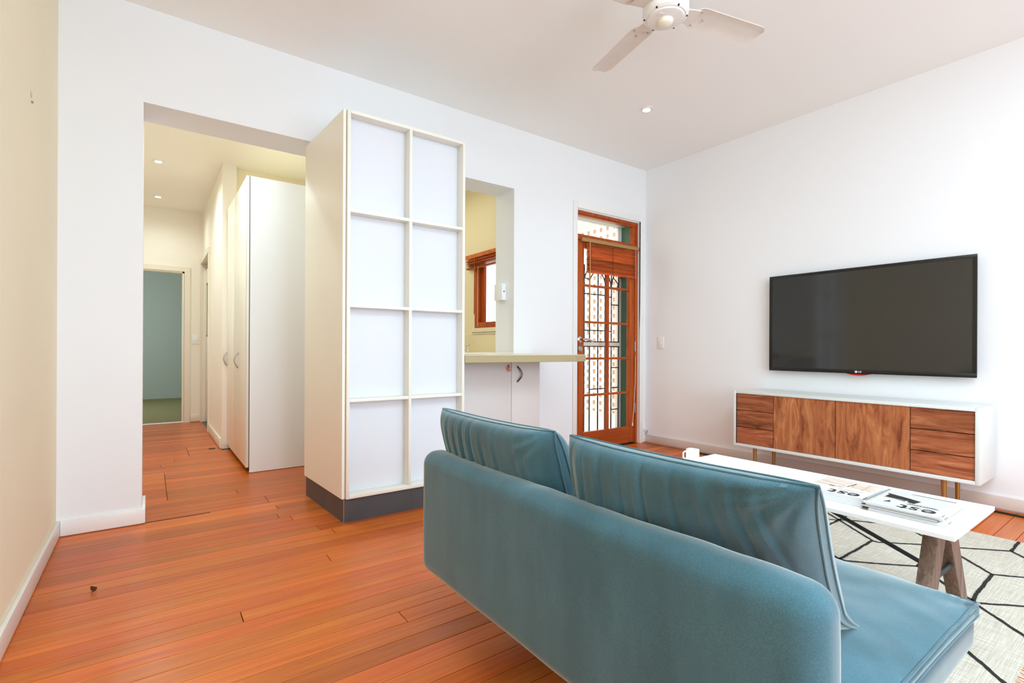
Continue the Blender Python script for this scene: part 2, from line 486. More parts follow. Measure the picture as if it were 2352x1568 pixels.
# kitchen right wall, with window
KX = 2.9
b = B()
b.box(KX, KX + .12, YB + WT, 3.90, 0, HCZ).box(KX, KX + .12, 4.69, 5.66, 0, HCZ)
b.box(KX, KX + .12, 3.90, 4.69, 0, 1.215).box(KX, KX + .12, 3.90, 4.69, 1.97, HCZ)
struct('kitchen_wall_right', b, kitp)
# bedroom beyond
b = B()
b.box(-1.6, 2.0, 11.72, 11.84, 0, 2.7)
b.box(-1.72, -1.6, HFY + .12, 11.84, 0, 2.7).box(1.9, 2.02, HFY + .12, 11.84, 0, 2.7)
struct('bedroom_wall', b, greywall)
struct('bedroom_ceiling', B().box(-1.72, 2.02, HFY + .12, 11.84, 2.7, 2.8), hallceil)
struct('bedroom_floor', B().box(-1.72, 2.02, HFY + .04, 11.84, -0.02, 0.003), carpet)
struct('trim_1', B().box(-1.6, 1.9, 11.70, 11.72, 0.0, 0.10), greywall)

# ------------------------------------------------------------------ floor of boards
fl = struct('floor', B().box(XL - .15, XR + .15, YR - .15, YB + WT, -.08, -.0215), darkgap)
ORG[fl] = Vector((0, 0, 0))
hall_fl = struct('hall_floor', B().box(HXL - .1, 3.0, YB + WT, HFY + .04, -.08, -.0215), darkgap)
ORG[hall_fl] = Vector((0, 0, 0))
BW = 0.0862
special = [(3.88, 4.80, [0.10]), (5.40, 5.87, [0.30]), (3.53, 3.67, [0.627]), (2.77, 2.85, [0.76]),
           (2.04, 2.12, [0.28]), (3.17, 3.265, [0.617])]
def board(x0, x1, y0, y1, parent, dz=0.0):
    g = 0.0014
    v = B().box(x0 + g, x1 - g, y0 + g, y1 - g, -.0215, dz, 0.0009, 1)
    return v
y = 0.30; row = 0
rows = []
while y < HFY:
    y1 = min(y + BW, HFY + .03)
    rows.append((y, y1)); y = y1
for (ya, yb) in rows:
    row += 1
    yc = (ya + yb) / 2
    main = yc < YB + .01
    if main: x0, x1 = XL, XR
    elif yc < YB + WT: x0, x1 = HX0, HX1
    elif yc < 5.6: x0, x1 = HXL, 1.08
    else: x0, x1 = HXL, (HWX if not 6.86 < yc < 7.80 else HWX)
    js = []
    for a, c, xs in special:
        if a <= yc <= c: js = list(xs)
    if main:
        k = random.choice((1, 1, 2))
        for _ in range(k):
            j = random.uniform(x0 + .8, x1 - .5)
            if all(abs(j - q) > .7 for q in js): js.append(j)
    elif not js and random.random() < .35: js = [random.uniform(x0 + .2, x1 - .2)]
    xs = [x0] + sorted(js) + [x1]
    for p, q in zip(xs, xs[1:]):
        o = board(p, q, ya, yb, fl).out('floor_board', floorm, fl if yc < YB + WT else hall_fl)
b = B(); y = 0.30
while y > YR:
    b.box(XL, XR, max(y - BW, YR) + .0007, y - .0007, -.0215, 0, .0009, 1); y -= BW
o = b.out('floor_boards_behind', floorm, fl); o['kind'] = 'stuff'
struct('kitchen_floor', B().box(1.08, KX, YB + WT, 5.66, -.02, .001), tilegrey)
struct('side_room_floor', B().box(HWX + .001, 2.0, 6.6, HFY, -.02, .002), tilegrey)
struct('side_room_wall', B().box(1.9, 2.0, 5.78, HFY, 0, 2.7), hallp)
struct('side_room_ceiling', B().box(HWX + .12, 1.9, 5.78, HFY, 2.6, 2.7), hallceil)
struct('threshold', B().box(-0.45, 0.40, HFY - .01, HFY + .05, 0.0, .012, .004), trimw)
struct('hall_threshold', B().box(HX0, .3, YB - .004, YB + .004, -.01, .0015), darkgap)

# ------------------------------------------------------------------ baseboards
def base_strip(name, x0, x1, y0, y1, z1, m, z0=0.004):
    return struct(name, B().box(x0, x1, y0, y1, z0, z1, .004, 2), m)
base_strip('baseboard_left', XL, XL + .016, YR, YB, .085, trimw)
b = B()
b.box(XL + .016, HX0 + .016, YB - .016, YB, .004, .085, .004, 2)
b.box(HX0, HX0 + .016, YB, YB + WT + .02, .004, .085, .004, 2)
struct('baseboard_back', b, trimw)
b = B().box(1.70, 3.235, YB - .016, YB, .004, .085, .004, 2).box(4.245, XR, YB - .016, YB, .004, .085, .004, 2)
struct('baseboard_back_right', b, trimw)
struct('baseboard_right', B().box(XR - .018, XR, YR, YB - .016, .010, .088, .004, 2), mat('warm_baseboard', S(220, 208, 200), 0.5))
base_strip('baseboard_hall', HWX - .016, HWX, 5.62, 6.80, .10, creamtrim)
base_strip('baseboard_hall_far', 0.445, HWX - .016, HFY - .014, HFY, .10, creamtrim)

# hall doorway architraves
b = B()
b.box(0.375, 0.438, HFY - .02, HFY, 0, 1.984).box(-0.5, 0.438, HFY - .02, HFY, 1.985, 2.045)
d3 = struct('door_2', b, creamtrim)
struct('jamb', B().box(0.352, 0.374, HFY, HFY + .12, 0, 1.985).box(-.45, .374, HFY, HFY + .12, 1.965, 1.985), creamtrim, d3)
struct('latch_plate', B().box(0.3495, 0.352, HFY + .03, HFY + .05, 1.02, 1.16), steel, d3)
b = B()
b.box(HWX - .02, HWX, 6.80, 6.865, 0, 2.099).box(HWX - .02, HWX, 7.795, 7.855, 0, 2.099)
b.box(HWX - .024, HWX, 6.80, 7.855, 2.10, 2.165)
d4 = struct('door_3', b, creamtrim)
struct('sliding_leaf', B().box(HWX + .035, HWX + .07, 6.95, 7.80, .02, 2.02, .003), lam_i, d4)
b = B().tube([(HWX + .022, 7.36, 1.13), (HWX + .022, 7.36, 1.80)], .009, 8)
b.cyl((HWX + .036, 7.36, 1.14), (HWX + .010, 7.36, 1.14), .014).cyl((HWX + .036, 7.36, 1.79), (HWX + .010, 7.36, 1.79), .014)
struct('pull_handle', b, mat('bronze_handle', S(116, 90, 60), .4, metal=.6), d4)

# ------------------------------------------------------------------ garden door (door_1)
door = struct('door_1', B()
              .box(3.240, 3.290, YB - .018, YB, 0, 2.40, .003).box(4.197, 4.246, YB - .018, YB, 0, 2.40, .003)
              .box(3.290, 4.197, YB - .018, YB, 2.335, 2.40, .003), trimw)
FY0, FY1 = YB + .02, YB + .10
struct('timber_frame', B().box(3.290, 3.312, FY0, FY1, 0, 2.325).box(4.172, 4.197, FY0, FY1, 0, 2.325)
       .box(3.312, 4.172, FY0, FY1, 2.300, 2.335).box(3.312, 4.172, FY0, FY1, 2.048, 2.092), doorwood, door)
struct('transom_sash', B().box(3.312, 3.332, FY0 + .01, FY1 - .02, 2.092, 2.300).box(4.135, 4.172, FY0 + .01, FY1 - .02, 2.092, 2.300)
       .box(3.332, 4.135, FY0 + .01, FY1 - .02, 2.285, 2.300).box(3.332, 4.135, FY0 + .01, FY1 - .02, 2.092, 2.104), doorwood_h, door)
struct('transom_pane', B().box(3.330, 4.137, FY0 + .035, FY0 + .039, 2.10, 2.29), glassm, door)
LY0, LY1 = YB + .035, YB + .075
leaf = struct('door_leaf', B().box(3.314, 3.424, LY0, LY1, .012, 2.045, .002).box(4.088, 4.170, LY0, LY1, .012, 2.045, .002)
              .box(3.424, 4.088, LY0 + .001, LY1 - .001, 1.975, 2.045), doorwood, door)
struct('bottom_rail', B().box(3.424, 4.088, LY0 + .001, LY1 - .001, .012, .178), doorwood_h, door)
struct('mullion', B().box(3.757, 3.785, LY0 + .004, LY1 - .004, .178, 1.975), doorwood, door)
zs = [0.178, 0.537, 0.897, 1.256, 1.615, 1.975]
for z in zs[1:-1]:
    struct('glazing_bar', B().box(3.424, 3.757, LY0 + .004, LY1 - .004, z - .011, z + .011, .003)
           .box(3.785, 4.088, LY0 + .004, LY1 - .004, z - .011, z + .011, .003), doorwood_h, door)
for z0, z1 in zip(zs, zs[1:]):
    for xa, xb in ((3.424, 3.757), (3.785, 4.088)):
        struct('pane', B().box(xa, xb, LY0 + .018, LY0 + .022, z0 + .009, z1 - .009), glassm, door)
for z in (1.83, 1.02, .37):
    struct('hinge', B().box(4.158, 4.176, LY0 - .010, LY0 + .002, z - .05, z + .05).cyl((4.172, LY0 - .008, z - .052), (4.172, LY0 - .008, z + .052), .007, seg=10), steel, door)
hy = LY0 - .004
b = B().lathe([(0.0, -.012), (.02, -.012), (.03, -.006), (.031, 0), (.031, .006)], (3.366, LY0 - .002, 1.083), 'y', 24)
struct('handle_rose', b, chrome, door)
b = B().tube([(3.366, LY0 - .005, 1.083), (3.366, LY0 - .05, 1.083), (3.40, LY0 - .055, 1.086), (3.45, LY0 - .055, 1.083),
              (3.49, LY0 - .05, 1.071), (3.515, LY0 - .045, 1.056)], [.010, .010, .011, .010, .009, .008], 10)
struct('lever_handle', b, chrome, door)
b = B().lathe([(0, -.010), (.024, -.010), (.029, -.004), (.029, .006)], (3.372, LY0 - .002, .992), 'y', 24)
b.box(3.366, 3.378, LY0 - .018, LY0 - .008, .975, 1.008, .003)
struct('lock_cylinder', b, steel, door)
# reveal outside the door leaf
struct('trim_2', B().box(4.184, 4.1965, FY1, YB + WT - .045, 0, 2.325), greenp)
struct('trim_3', B().box(3.29, 4.184, FY1, YB + WT, 2.318, 2.3245), palegreen)
struct('trim_4', B().box(4.13, 4.1965, YB + WT - .045, YB + WT - .012, 0, 2.31), whitep)

# security grille door, outside
GY = YB + .215
sd = empty('security_door', (3.74, GY, 0), 'dark iron security grille door with arched bars, outside the timber glass door', 'security door')
for x in (3.355, 3.603, 3.681, 3.803, 3.909, 4.005, 4.118):
    B().cyl((x, GY, .10), (x, GY, 1.86 if x in (3.603, 3.681, 3.909, 4.005) else 2.02), .0075, seg=8).out('bar', darkiron, sd)
B().box(3.30, 3.33, GY - .018, GY + .018, .02, 2.30).box(3.33, 4.12, GY - .018, GY + .018, 2.05, 2.09).box(3.33, 4.12, GY - .018, GY + .018, .02, .10).out('frame', darkiron, sd)
B().box(3.33, 4.118, GY - .015, GY + .015, 1.024, 1.062).out('mid_rail', mat('pale_rail', S(235, 226, 214), .5), sd)
B().box(3.33, 4.118, GY - .016, GY + .016, 1.062, 1.074).box(3.33, 4.118, GY - .016, GY + .016, 1.012, 1.024).out('rail_edge', darkiron, sd)
b = B()
for x0, x1, z in ((3.603, 3.909, 1.56), (3.603, 3.909, 1.185), (3.909, 4.005, 1.545), (4.005, 4.118, 1.467), (3.909, 4.005, 1.18),
                  (4.005, 4.118, .793), (4.005, 4.118, .578), (4.005, 4.118, .345), (3.681, 3.909, .575), (3.355, 3.603, .55), (3.355, 3.603, .30), (3.355, 3.603, .78), (3.355, 3.603, 1.45)):
    b.cyl((x0, GY, z), (x1, GY, z), .0065, seg=6)
b.out('cross_bars', darkiron, sd)
b = B()
for cx, w, z0, h in ((3.795, .114, 1.66, .14), (3.795, .20, 1.64, .24), (4.21, .205, 1.62, .28), (4.21, .115, 1.62, .15)):
    pts = [(cx + w * math.cos(t), GY, z0 + h * math.sin(t)) for t in [math.pi * k / 16 for k in range(17)]]
    pts = [p for p in pts if p[0] < 4.125]
    b.tube(pts, .0065, 6)
for ang in (60, 120, 160):
    c, s_ = math.cos(R(ang)), math.sin(R(ang))
    b.cyl((3.795 + .114 * c, GY, 1.66 + .14 * s_), (3.795 + .20 * c, GY, 1.64 + .24 * s_), .006, seg=6)
for ang in (115, 150):
    c, s_ = math.cos(R(ang)), math.sin(R(ang))
    b.cyl((4.21 + .115 * c, GY, 1.62 + .15 * s_), (4.21 + .205 * c, GY, 1.62 + .28 * s_), .006, seg=6)
b.out('arches', darkiron, sd)

# door blind
ladderm = mat('ladder_cord', S(130, 62, 30), .7)
BY = YB + .004
bl = empty('venetian_blind', (3.77, BY, 1.74), 'orange timber venetian blind raised halfway on the glass garden door', 'blind')
B().box(3.36, 4.19, BY - .012, BY + .028, 2.030, 2.066, .003).out('head_rail', blindhead, bl)
nsl = 15
for i in range(nsl):
    z = 2.016 - i * .0187
    o = B().box(3.43, 4.152, BY - .010, BY + .0145, z - .0014, z + .0014, .001, 1).rot((3.79, BY, z), 'X', R(-48 if i % 3 else -30)).out('slat', blindwood, bl)
B().box(3.43, 4.152, BY - .012, BY + .012, 1.733, 1.748, .003).out('bottom_rail', blindwood, bl)
for x in (3.475, 3.79, 4.105):
    b = B()
    b.tube([(x, BY - .014, 2.03), (x, BY - .014, 1.74)], .0022, 5)
    for i in range(nsl): b.cyl((x - .012, BY - .015, 2.01 - i * .0187), (x + .012, BY - .015, 2.003 - i * .0187), .0018, seg=4)
    b.out('ladder_cord', ladderm, bl)
B().tube([(3.452, BY - .022, 2.03), (3.452, BY - .024, 1.75), (3.452, BY - .024, 1.262)], .0055, 8).out('tilt_wand', mat('wand', S(206, 140, 70), .4), bl)
B().tube([(4.135, BY - .01, .92), (4.13, BY - .012, .65), (4.115, BY - .012, .42), (4.095, BY - .012, .22)], .0028, 6).cyl((4.095, BY - .012, .225), (4.093, BY - .012, .19), .006, seg=8).tube([(4.135, BY - .01, 2.03), (4.137, BY - .01, 1.4), (4.135, BY - .01, .92)], .0012, 5).out('pull_cord', cordm, bl)

# ------------------------------------------------------------------ outside
struct('exterior_ground', B().box(3.03, 9, YB + WT, 12, -.1, -.02), concrete)
LX = 5.2
lt = empty('lattice_screen', (LX, 5.2, 0), 'sunlit peach timber lattice screen outside the garden door', 'lattice screen')
yy = 4.0
while yy < 7.0:
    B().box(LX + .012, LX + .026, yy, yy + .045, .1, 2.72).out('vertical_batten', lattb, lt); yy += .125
z = .14
while z < 2.72:
    B().box(LX - .004, LX + .012, 3.95, 7.0, z, z + .052).out('horizontal_batten', lattp, lt); z += .112
B().box(LX - .03, LX + .05, 3.9, 7.05, 2.72, 2.86).out('top_beam', lattp, lt)
B().box(LX - .03, LX + .05, 3.9, 7.05, -.02, .10).out('bottom_beam', lattp, lt)
for q in (3.92, 6.98): B().box(LX - .03, LX + .05, q, q + .07, -.02, 2.72).out('post', lattp, lt)
pg = empty('pergola', (4.6, 5.0, 2.9), 'pale timber pergola roof beams above the lattice screen', 'pergola')
for q in (4.05, 4.75, 5.45, 6.15, 6.85): B().box(3.4, 5.3, q, q + .05, 2.90, 3.02).out('rafter', lattp, pg)
B().box(5.05, 5.13, 3.8, 7.1, 2.78, 2.90).out('edge_beam', lattp, pg)

# ------------------------------------------------------------------ kitchen through the pass-through
kw = struct('window_1', B().box(KX + .0, KX + .11, 4.625, 4.69, 1.215, 1.97).box(KX + .0, KX + .11, 3.90, 3.95, 1.215, 1.97)
            .box(KX, KX + .11, 3.95, 4.625, 1.215, 1.275).box(KX, KX + .11, 3.95, 4.625, 1.92, 1.97), doorwood)
struct('pane', B().box(KX + .05, KX + .055, 3.95, 4.625, 1.275, 1.92), glassm, kw)
struct('sash', B().box(KX + .04, KX + .07, 4.57, 4.625, 1.275, 1.92).box(KX + .04, KX + .07, 3.95, 4.0, 1.275, 1.92), doorwood, kw)
struct('window_sill', B().box(KX - .02, KX, 3.85, 4.72, 1.150, 1.166).box(KX - .006, KX, 3.85, 5.6, 1.125, 1.142), creamtrim, kw)
struct('sill_dark_strip', B().box(KX - .021, KX - .015, 3.86, 4.71, 1.163, 1.168), darkgap, kw)  # thin dark strip along the front top edge of the sill
kb = empty('window_blind', (KX - .03, 4.4, 1.87), 'orange timber venetian blind bunched at the top of the kitchen window', 'blind')
B().box(KX - .05, KX - .004, 3.85, 4.81, 1.975, 2.018, .002).out('head_rail', blindwood, kb)
for i in range(7):
    z = 1.955 - i * .013
    B().box(KX - .055 + random.uniform(-.003, .003), KX - .008, 3.88, 4.79 + random.uniform(-.006, .006), z - .002, z + .002).rot((KX - .03, 4.3, z), 'Y', R(random.uniform(-12, 12))).out('slat', blindwood, kb)
B().box(KX - .05, KX - .008, 3.88, 4.79, 1.86, 1.874, .002).out('bottom_rail', blindwood, kb)
B().tube([(KX - .06, 4.60, 1.97), (KX - .062, 4.60, 1.36)], .005, 8).out('tilt_wand', blindwood, kb)
B().tube([(KX - .06, 4.53, 1.87), (KX - .06, 4.53, 1.23)], .0018, 5).out('pull_cord', cordm, kb)
struct('tile_splashback', B().box(KX - .006, KX, YB + WT, 5.66, .95, 1.125), mat('cream_tile', S(240, 226, 190), .25))
kbn = empty('kitchen_bench', (2.6, 4.7, 0), 'cream kitchen bench under the kitchen window beyond the pass-through', 'bench')
B().box(2.28, KX - .007, YB + WT + .004, 5.65, .91, .95, .003).out('worktop', countertop, kbn)
B().box(2.32, KX - .007, YB + WT + .004, 5.65, .0, .91).out('carcass', lam_c, kbn)
tap = empty('kitchen_tap', (2.74, 4.6, .95), 'small chrome tap on the bench just right of the tall shelf unit', 'tap')
B().cyl((2.76, 4.60, .951), (2.76, 4.60, 1.02), .012, .008).out('spout_stem', chrome, tap)
B().lathe([(0, 0), (.013, .003), (.018, .012), (.013, .022), (0, .026)], (2.765, 4.60, 1.018), 'z', 16).out('handle_knob', chrome, tap)
B().tube([(2.76, 4.6, 1.0), (2.73, 4.62, 1.03), (2.68, 4.64, 1.035), (2.65, 4.65, 1.02)], .007, 8).out('spout', chrome, tap)

# pass-through sill and breakfast counter
CZ = .948
ct = empty('breakfast_counter', (2.2, 3.1, CZ), 'beige laminate breakfast counter projecting under the kitchen pass-through', 'counter')
poly = [(1.671, 2.8185), (2.587, 2.742), (2.735, 2.785), (2.755, YB - .001), (1.671, YB - .001)]
B().prism(poly, 'z', CZ - .052, CZ - .003, .002, 1).out('counter_edge', counterm, ct)
p2 = [(1.673, 2.8205), (2.586, 2.744), (2.733, 2.787), (2.753, YB - .001), (1.673, YB - .001)]
B().prism(p2, 'z', CZ - .003, CZ, .001, 1).out('counter_surface', countertop, ct)
struct('pass_through_sill', B().box(PX0, PX1, YB, YB + WT + .01, PZ0, .957, .002), countertop)
# base cabinet below
bc = empty('base_cabinet', (2.1, 3.3, 0), 'white two-door base cabinet under the breakfast counter', 'cabinet')
CF = 3.15
B().box(1.672, 2.572, CF + .018, YB - .017, .0, CZ - .053).out('carcass', lam_b, bc)
B().box(1.672, 2.286, CF, CF + .0175, .03, CZ - .056, .002).out('cabinet_door', lam_b, bc)
B().box(2.290, 2.572, CF, CF + .0175, .03, CZ - .056, .002).out('cabinet_door', lam_b, bc)
pts = [(2.343, CF - .001, .852), (2.352, CF - .016, .835), (2.366, CF - .026, .812), (2.372, CF - .028, .792), (2.366, CF - .026, .770), (2.352, CF - .016, .748), (2.343, CF - .001, .731)]
B().tube(pts, .006, 8).out('handle', mat('dark_steel', S(96, 88, 80), .3, metal=.9), bc)
hk = empty('stick_on_hook', (2.26, CF, .84), 'pinkish clear plastic knob hook stuck on the cabinet door under the counter', 'hook')
B().lathe([(.0, -.026), (.012, -.026), (.016, -.018), (.010, -.012), (.010, -.006), (.024, -.004), (.028, -.0002)], (2.258, CF, .838), 'y', 20).out('suction_cup', pinkm, hk)
B().cyl((2.258, CF - .016, .852), (2.258, CF - .016, .87), .006, seg=10).out('pin', pinkm, hk)

# ------------------------------------------------------------------ tall shelf unit
sh = empty('shelf_unit', (1.28, 3.1, 0), 'tall white open-grid shelf unit on a charcoal plinth, cream laminate side', 'shelf unit')
SX0, SX1, SYF, SZ0, SZ1 = 0.905, 1.668, 2.820, 0.135, 2.340
DEP = .075
# body behind the shelf niche, slightly out of square like the photographed one
B().hexa([(0.895, SYF + .004, SZ0 + .012), (SX1 - .002, SYF + DEP + .02, SZ0 + .012), (SX1 - .002, YB - .001, SZ0 + .012), (0.852, YB - .001, SZ0 + .012),
          (0.895, SYF + .004, SZ1 - .002), (SX1 - .002, SYF + DEP + .02, SZ1 - .002), (SX1 - .002, YB - .001, SZ1 - .002), (0.852, YB - .001, SZ1 - .002)][:0] or
         [(0.898, SYF + DEP, SZ0), (SX1, SYF + DEP, SZ0), (SX1, YB - .001, SZ0), (0.858, YB - .001, SZ0),
          (0.898, SYF + DEP, SZ1), (SX1, SYF + DEP, SZ1), (SX1, YB - .001, SZ1), (0.858, YB - .001, SZ1)]).out('body', lam_w, sh)
B().hexa([(0.882, SYF + .02, SZ0), (0.898, SYF + .02, SZ0), (0.862, YB + .045, SZ0), (0.846, YB + .045, SZ0),
          (0.882, SYF + .02, SZ1), (0.898, SYF + .02, SZ1), (0.862, YB + .045, SZ1), (0.846, YB + .045, SZ1)]).out('side_panel', lam_c, sh)
B().box(SX0 - .004, SX0 + .014, SYF, SYF + DEP, SZ0, SZ1, .002).out('side_frame', lam_i, sh)
B().box(SX1 - .018, SX1, SYF, SYF + DEP, SZ0, SZ1, .002).out('side_frame', lam_i, sh)
B().box(SX0 + .014, SX1 - .018, SYF, SYF + DEP, SZ1 - .020, SZ1, .002).out('top_frame', lam_i, sh)
B().box(SX0 + .014, SX1 - .018, SYF, SYF + DEP, SZ0, SZ0 + .022, .002).out('bottom_frame', lam_i, sh)
B().box(1.277, 1.295, SYF, SYF + DEP, SZ0 + .022, SZ1 - .020, .001).out('divider', lam_i, sh)
for z in (1.772, 1.232, .692):
    B().box(SX0 + .014, 1.277, SYF + .002, SYF + DEP, z - .010, z + .008, .001).out('shelf', lam_i, sh)
    B().box(1.295, SX1 - .018, SYF + .002, SYF + DEP, z - .010, z + .008, .001).out('shelf', lam_i, sh)
B().hexa([(0.893, SYF + .018, 0), (1.655, SYF + .018, 0), (1.655, YB - .02, 0), (0.857, YB + .04, 0),
          (0.893, SYF + .018, SZ0), (1.655, SYF + .018, SZ0), (1.655, YB - .02, SZ0), (0.857, YB + .04, SZ0)]).out('plinth', plinthm, sh)
B().cyl((0.893, SYF + .018, .001), (0.893, SYF + .018, SZ0 - .001), .003, seg=8).out('corner_bead', steel, sh)

# ------------------------------------------------------------------ pantry
pn = empty('pantry_cupboard', (0.85, 5.0, 0), 'tall cream and white pantry cupboard in the hallway behind the opening', 'cupboard')
PXF = 0.636
B().box(PXF + .001, PXF + .0055, 4.404, 4.412, .02, 2.343).out('shadow_gap', darkgap, pn)
B().box(PXF + .006, 1.30, 4.40, 4.418, 0.004, 2.345).out('end_panel', lam_p, pn)
B().box(PXF + .004, 1.30, 4.418, 5.595, .06, 2.335).out('carcass', lam_c, pn)
B().box(PXF + .05, 1.28, 4.418, 5.595, 0, .06).out('kickboard', darkgap, pn)
B().box(PXF - .018, PXF + .002, 4.404, 5.12, .045, 2.345, .002).out('cupboard_door', lam_c, pn)
B().box(PXF - .018, PXF + .002, 5.125, 5.598, .045, 2.345, .002).out('cupboard_door', lam_c, pn)
B().box(PXF - .0195, PXF - .0185, 4.404, 4.44, .046, 2.344).out('edge_strip', lam_i, pn)
for hyy in (4.83, 5.56):
    pts = [(PXF - .020 - .030 * math.sin(math.pi * k / 10), hyy, .815 + .13 * k / 10) for k in range(11)]
    B().tube(pts, .0055, 8).out('bow_handle', steel, pn)

# ------------------------------------------------------------------ switches, outlet, intercom
def plate(name, label, cat, face, c, w, h, t, nub=True):
    """face: 'y-' plate on a wall facing -Y, 'x-' on a wall facing -X"""
    o = empty(name, c, label, cat)
    x, y, z = c
    if face == 'y-':
        B().box(x - w / 2, x + w / 2, y - t, y, z - h / 2, z + h / 2, .002).out('cover_plate', whitep, o)
        if nub: B().box(x - .008, x + .008, y - t - .004, y - t, z - .012, z + .012, .001).out('rocker', whitep, o)
    else:
        B().box(x - t, x, y - w / 2, y + w / 2, z - h / 2, z + h / 2, .002).out('cover_plate', whitep, o)
        if nub: B().box(x - t - .004, x - t, y - .008, y + .008, z - .012, z + .012, .001).out('rocker', whitep, o)
    return o
plate('light_switch', 'white light switch on the right wall near the garden door', 'light switch', 'x-', (XR - .0005, 3.278, 1.06), .076, .118, .009)
plate('light_switch', 'cream light switch on the far hallway wall beside the doorway', 'light switch', 'y-', (.497, HFY - .0005, 1.09), .072, .118, .009)
ol = plate('power_outlet', 'white power outlet low in the corner beside the garden door', 'power outlet', 'y-', (4.272, YB - .0005, .165), .046, .10, .009, False)
B().box(4.266, 4.286, YB - .04, YB - .009, .125, .15, .003).out('plug', whitep, ol)
B().tube([(4.276, YB - .04, .137), (4.28, YB - .05, .12), (4.268, YB - .045, .10), (4.275, YB - .03, .092)], .003, 6).out('cable', mat('dark_cable', S(70, 60, 54), .6), ol)
ic = empty('intercom_box', (PX1 - .0005, 3.66, 1.49), 'small white box mounted on the pass-through side wall above the counter', 'intercom')
B().box(PX1 - .045, PX1 - .0005, 3.60, 3.725, 1.42, 1.565, .003).out('casing', whitep, ic)
B().cyl((PX1 - .024, 3.60, 1.495), (PX1 - .024, 3.597, 1.495), .006, seg=12).out('button', inkm, ic)

# marks on the left wall, floor oddments
nm = empty('wall_screw', (XL + .0005, 2.766, 1.99), 'chipped screw hole with plug high on the cream left wall', 'screw')
B().cyl((XL + .0002, 2.766, 1.975), (XL + .006, 2.766, 1.975), .005, seg=8).out('screw_head', mat('dull_screw', S(150, 140, 116), .5), nm)
B().lathe([(0, .0), (.014, .001), (.010, .003), (0, .004)], (XL, 2.76, 2.004), 'x', 7).out('chipped_plaster', mat('plaster_chip', S(228, 204, 176), .8), nm)
lf = B()
lf.grid(lambda u, v: (-.182 + (u - .5) * .018 * math.sin(math.pi * max(.04, v)) + .008 * math.sin(v * 4), 2.621 + (v - .5) * .018, .003 + .012 * (u - .5) ** 2 * 4 * (.4 + v) + .004 * v), 6, 6)
tag(lf.out('dry_leaf', leafm, None, (-.182, 2.621, 0)), 'tiny curled dry leaf lying on the floorboards near the left wall', 'leaf')
fp = B().box(.472, .528, 5.645, 5.70, .0002, .004, .001)
tag(fp.out('floor_socket_cover', mat('dark_bronze', S(70, 56, 40), .4, metal=.6), None, (.50, 5.67, 0)), 'small dark metal plate set in the hallway floor near the pantry', 'plate')
cb = B().tube([(4.235, 2.9, .0065), (4.23, 2.2, .006), (4.225, 1.2, .006), (4.205, .75, .007), (4.19, .55, .007), (4.18, -.4, .007)], .0062, 8)
tag(cb.out('black_cable', mat('black_rubber', S(14, 20, 18), .6), None, (4.2, .6, 0)), 'black cable lying on the floor along the right baseboard', 'cable')

# ------------------------------------------------------------------ downlights
def downlight(x, y, z, label):
    o = empty('downlight', (x, y, z), label, 'ceiling light')
    B().lathe([(.030, -.012), (.036, -.0015), (.045, -.005), (.050, -.003), (.051, -.0003), (.030, -.0003)], (x, y, z), 'z', 28, cap=False).out('trim_ring', whitep, o)
    B().lathe([(0, -.009), (.024, -.010), (.0305, -.011), (.0305, -.008)], (x, y, z), 'z', 24).out('lens', glow, o)
    return o
def spot(name, x, y, z, power, col, size=140, r=.04):
    l = bpy.data.lights.new(name, 'SPOT'); l.energy = power; l.color = wb(col)
    l.spot_size = R(size); l.spot_blend = .9; l.shadow_soft_size = r
    o = bpy.data.objects.new(name, l); COL.objects.link(o); o.location = (x, y, z)
downlight(3.189, 2.582, HC, 'round recessed downlight glowing in the living room ceiling')
downlight(.066, 5.877, HCZ, 'round recessed downlight in the hallway ceiling, nearer the opening')
downlight(.079, 7.25, HCZ, 'round recessed downlight in the hallway ceiling, farther along')
spot('downlight_beam', 3.189, 2.582, HC - .03, 6, (1, .95, .88))
spot('hall_downlight_beam', .066, 5.877, HCZ - .03, 42, (1, .83, .65), 165)
spot('hall_downlight_beam_far', .079, 7.25, HCZ - .03, 17, (1, .82, .66), 165)
spot('hall_entry_fill', .15, 4.2, HCZ - .03, 46, (1, .93, .82), 165)  # added fill lamp without a fixture, brightens the pantry end

# ------------------------------------------------------------------ ceiling fan (four blades)
FX, FY, FZ = 1.970, 1.486, 2.60
fan = empty('ceiling_fan', (FX, FY, FZ), 'white metal ceiling fan with long blades above the sofa', 'ceiling fan')
B().lathe([(0, -.055), (.066, -.055), (.083, -.050), (.086, -.044), (.093, -.044), (.103, -.036), (.106, -.022), (.106, .02), (.096, .034), (.10, .038), (.10, .06), (.07, .085), (.03, .095)],
          (FX, FY, FZ), 'z', 48).out('motor_housing', fanhub, fan)
B().lathe([(0, -.080), (.018, -.079), (.030, -.072), (.036, -.058), (.036, -.054)], (FX, FY, FZ), 'z', 32).out('hub_cap', fancap, fan)
B().cyl((FX, FY, FZ + .09), (FX, FY, HC - .05), .013).out('down_rod', fanhub, fan)
B().lathe([(.03, -.06), (.055, -.045), (.062, -.01), (.062, 0)], (FX, FY, HC), 'z', 28).out('canopy', fanhub, fan)
ph = -.263
for k in range(6):
    a = ph + .5 + k * math.pi / 3
    B().lathe([(0, -.002), (.0045, -.002), (.0045, .004)], (FX + .096 * math.cos(a), FY + .096 * math.sin(a), FZ - .042), 'z', 8).out('vent_hole', inkm, fan)
tag_ = B().lathe([(0, -.001), (.014, -.001), (.014, .001)], (FX - .055, FY - .012, FZ - .0555), 'z', 16).out('sticker', mat('silver_sticker', S(240, 232, 232), .3, vary=.3, vscale=200), fan)
screwm = mat('screw_head', S(200, 190, 180), .3)
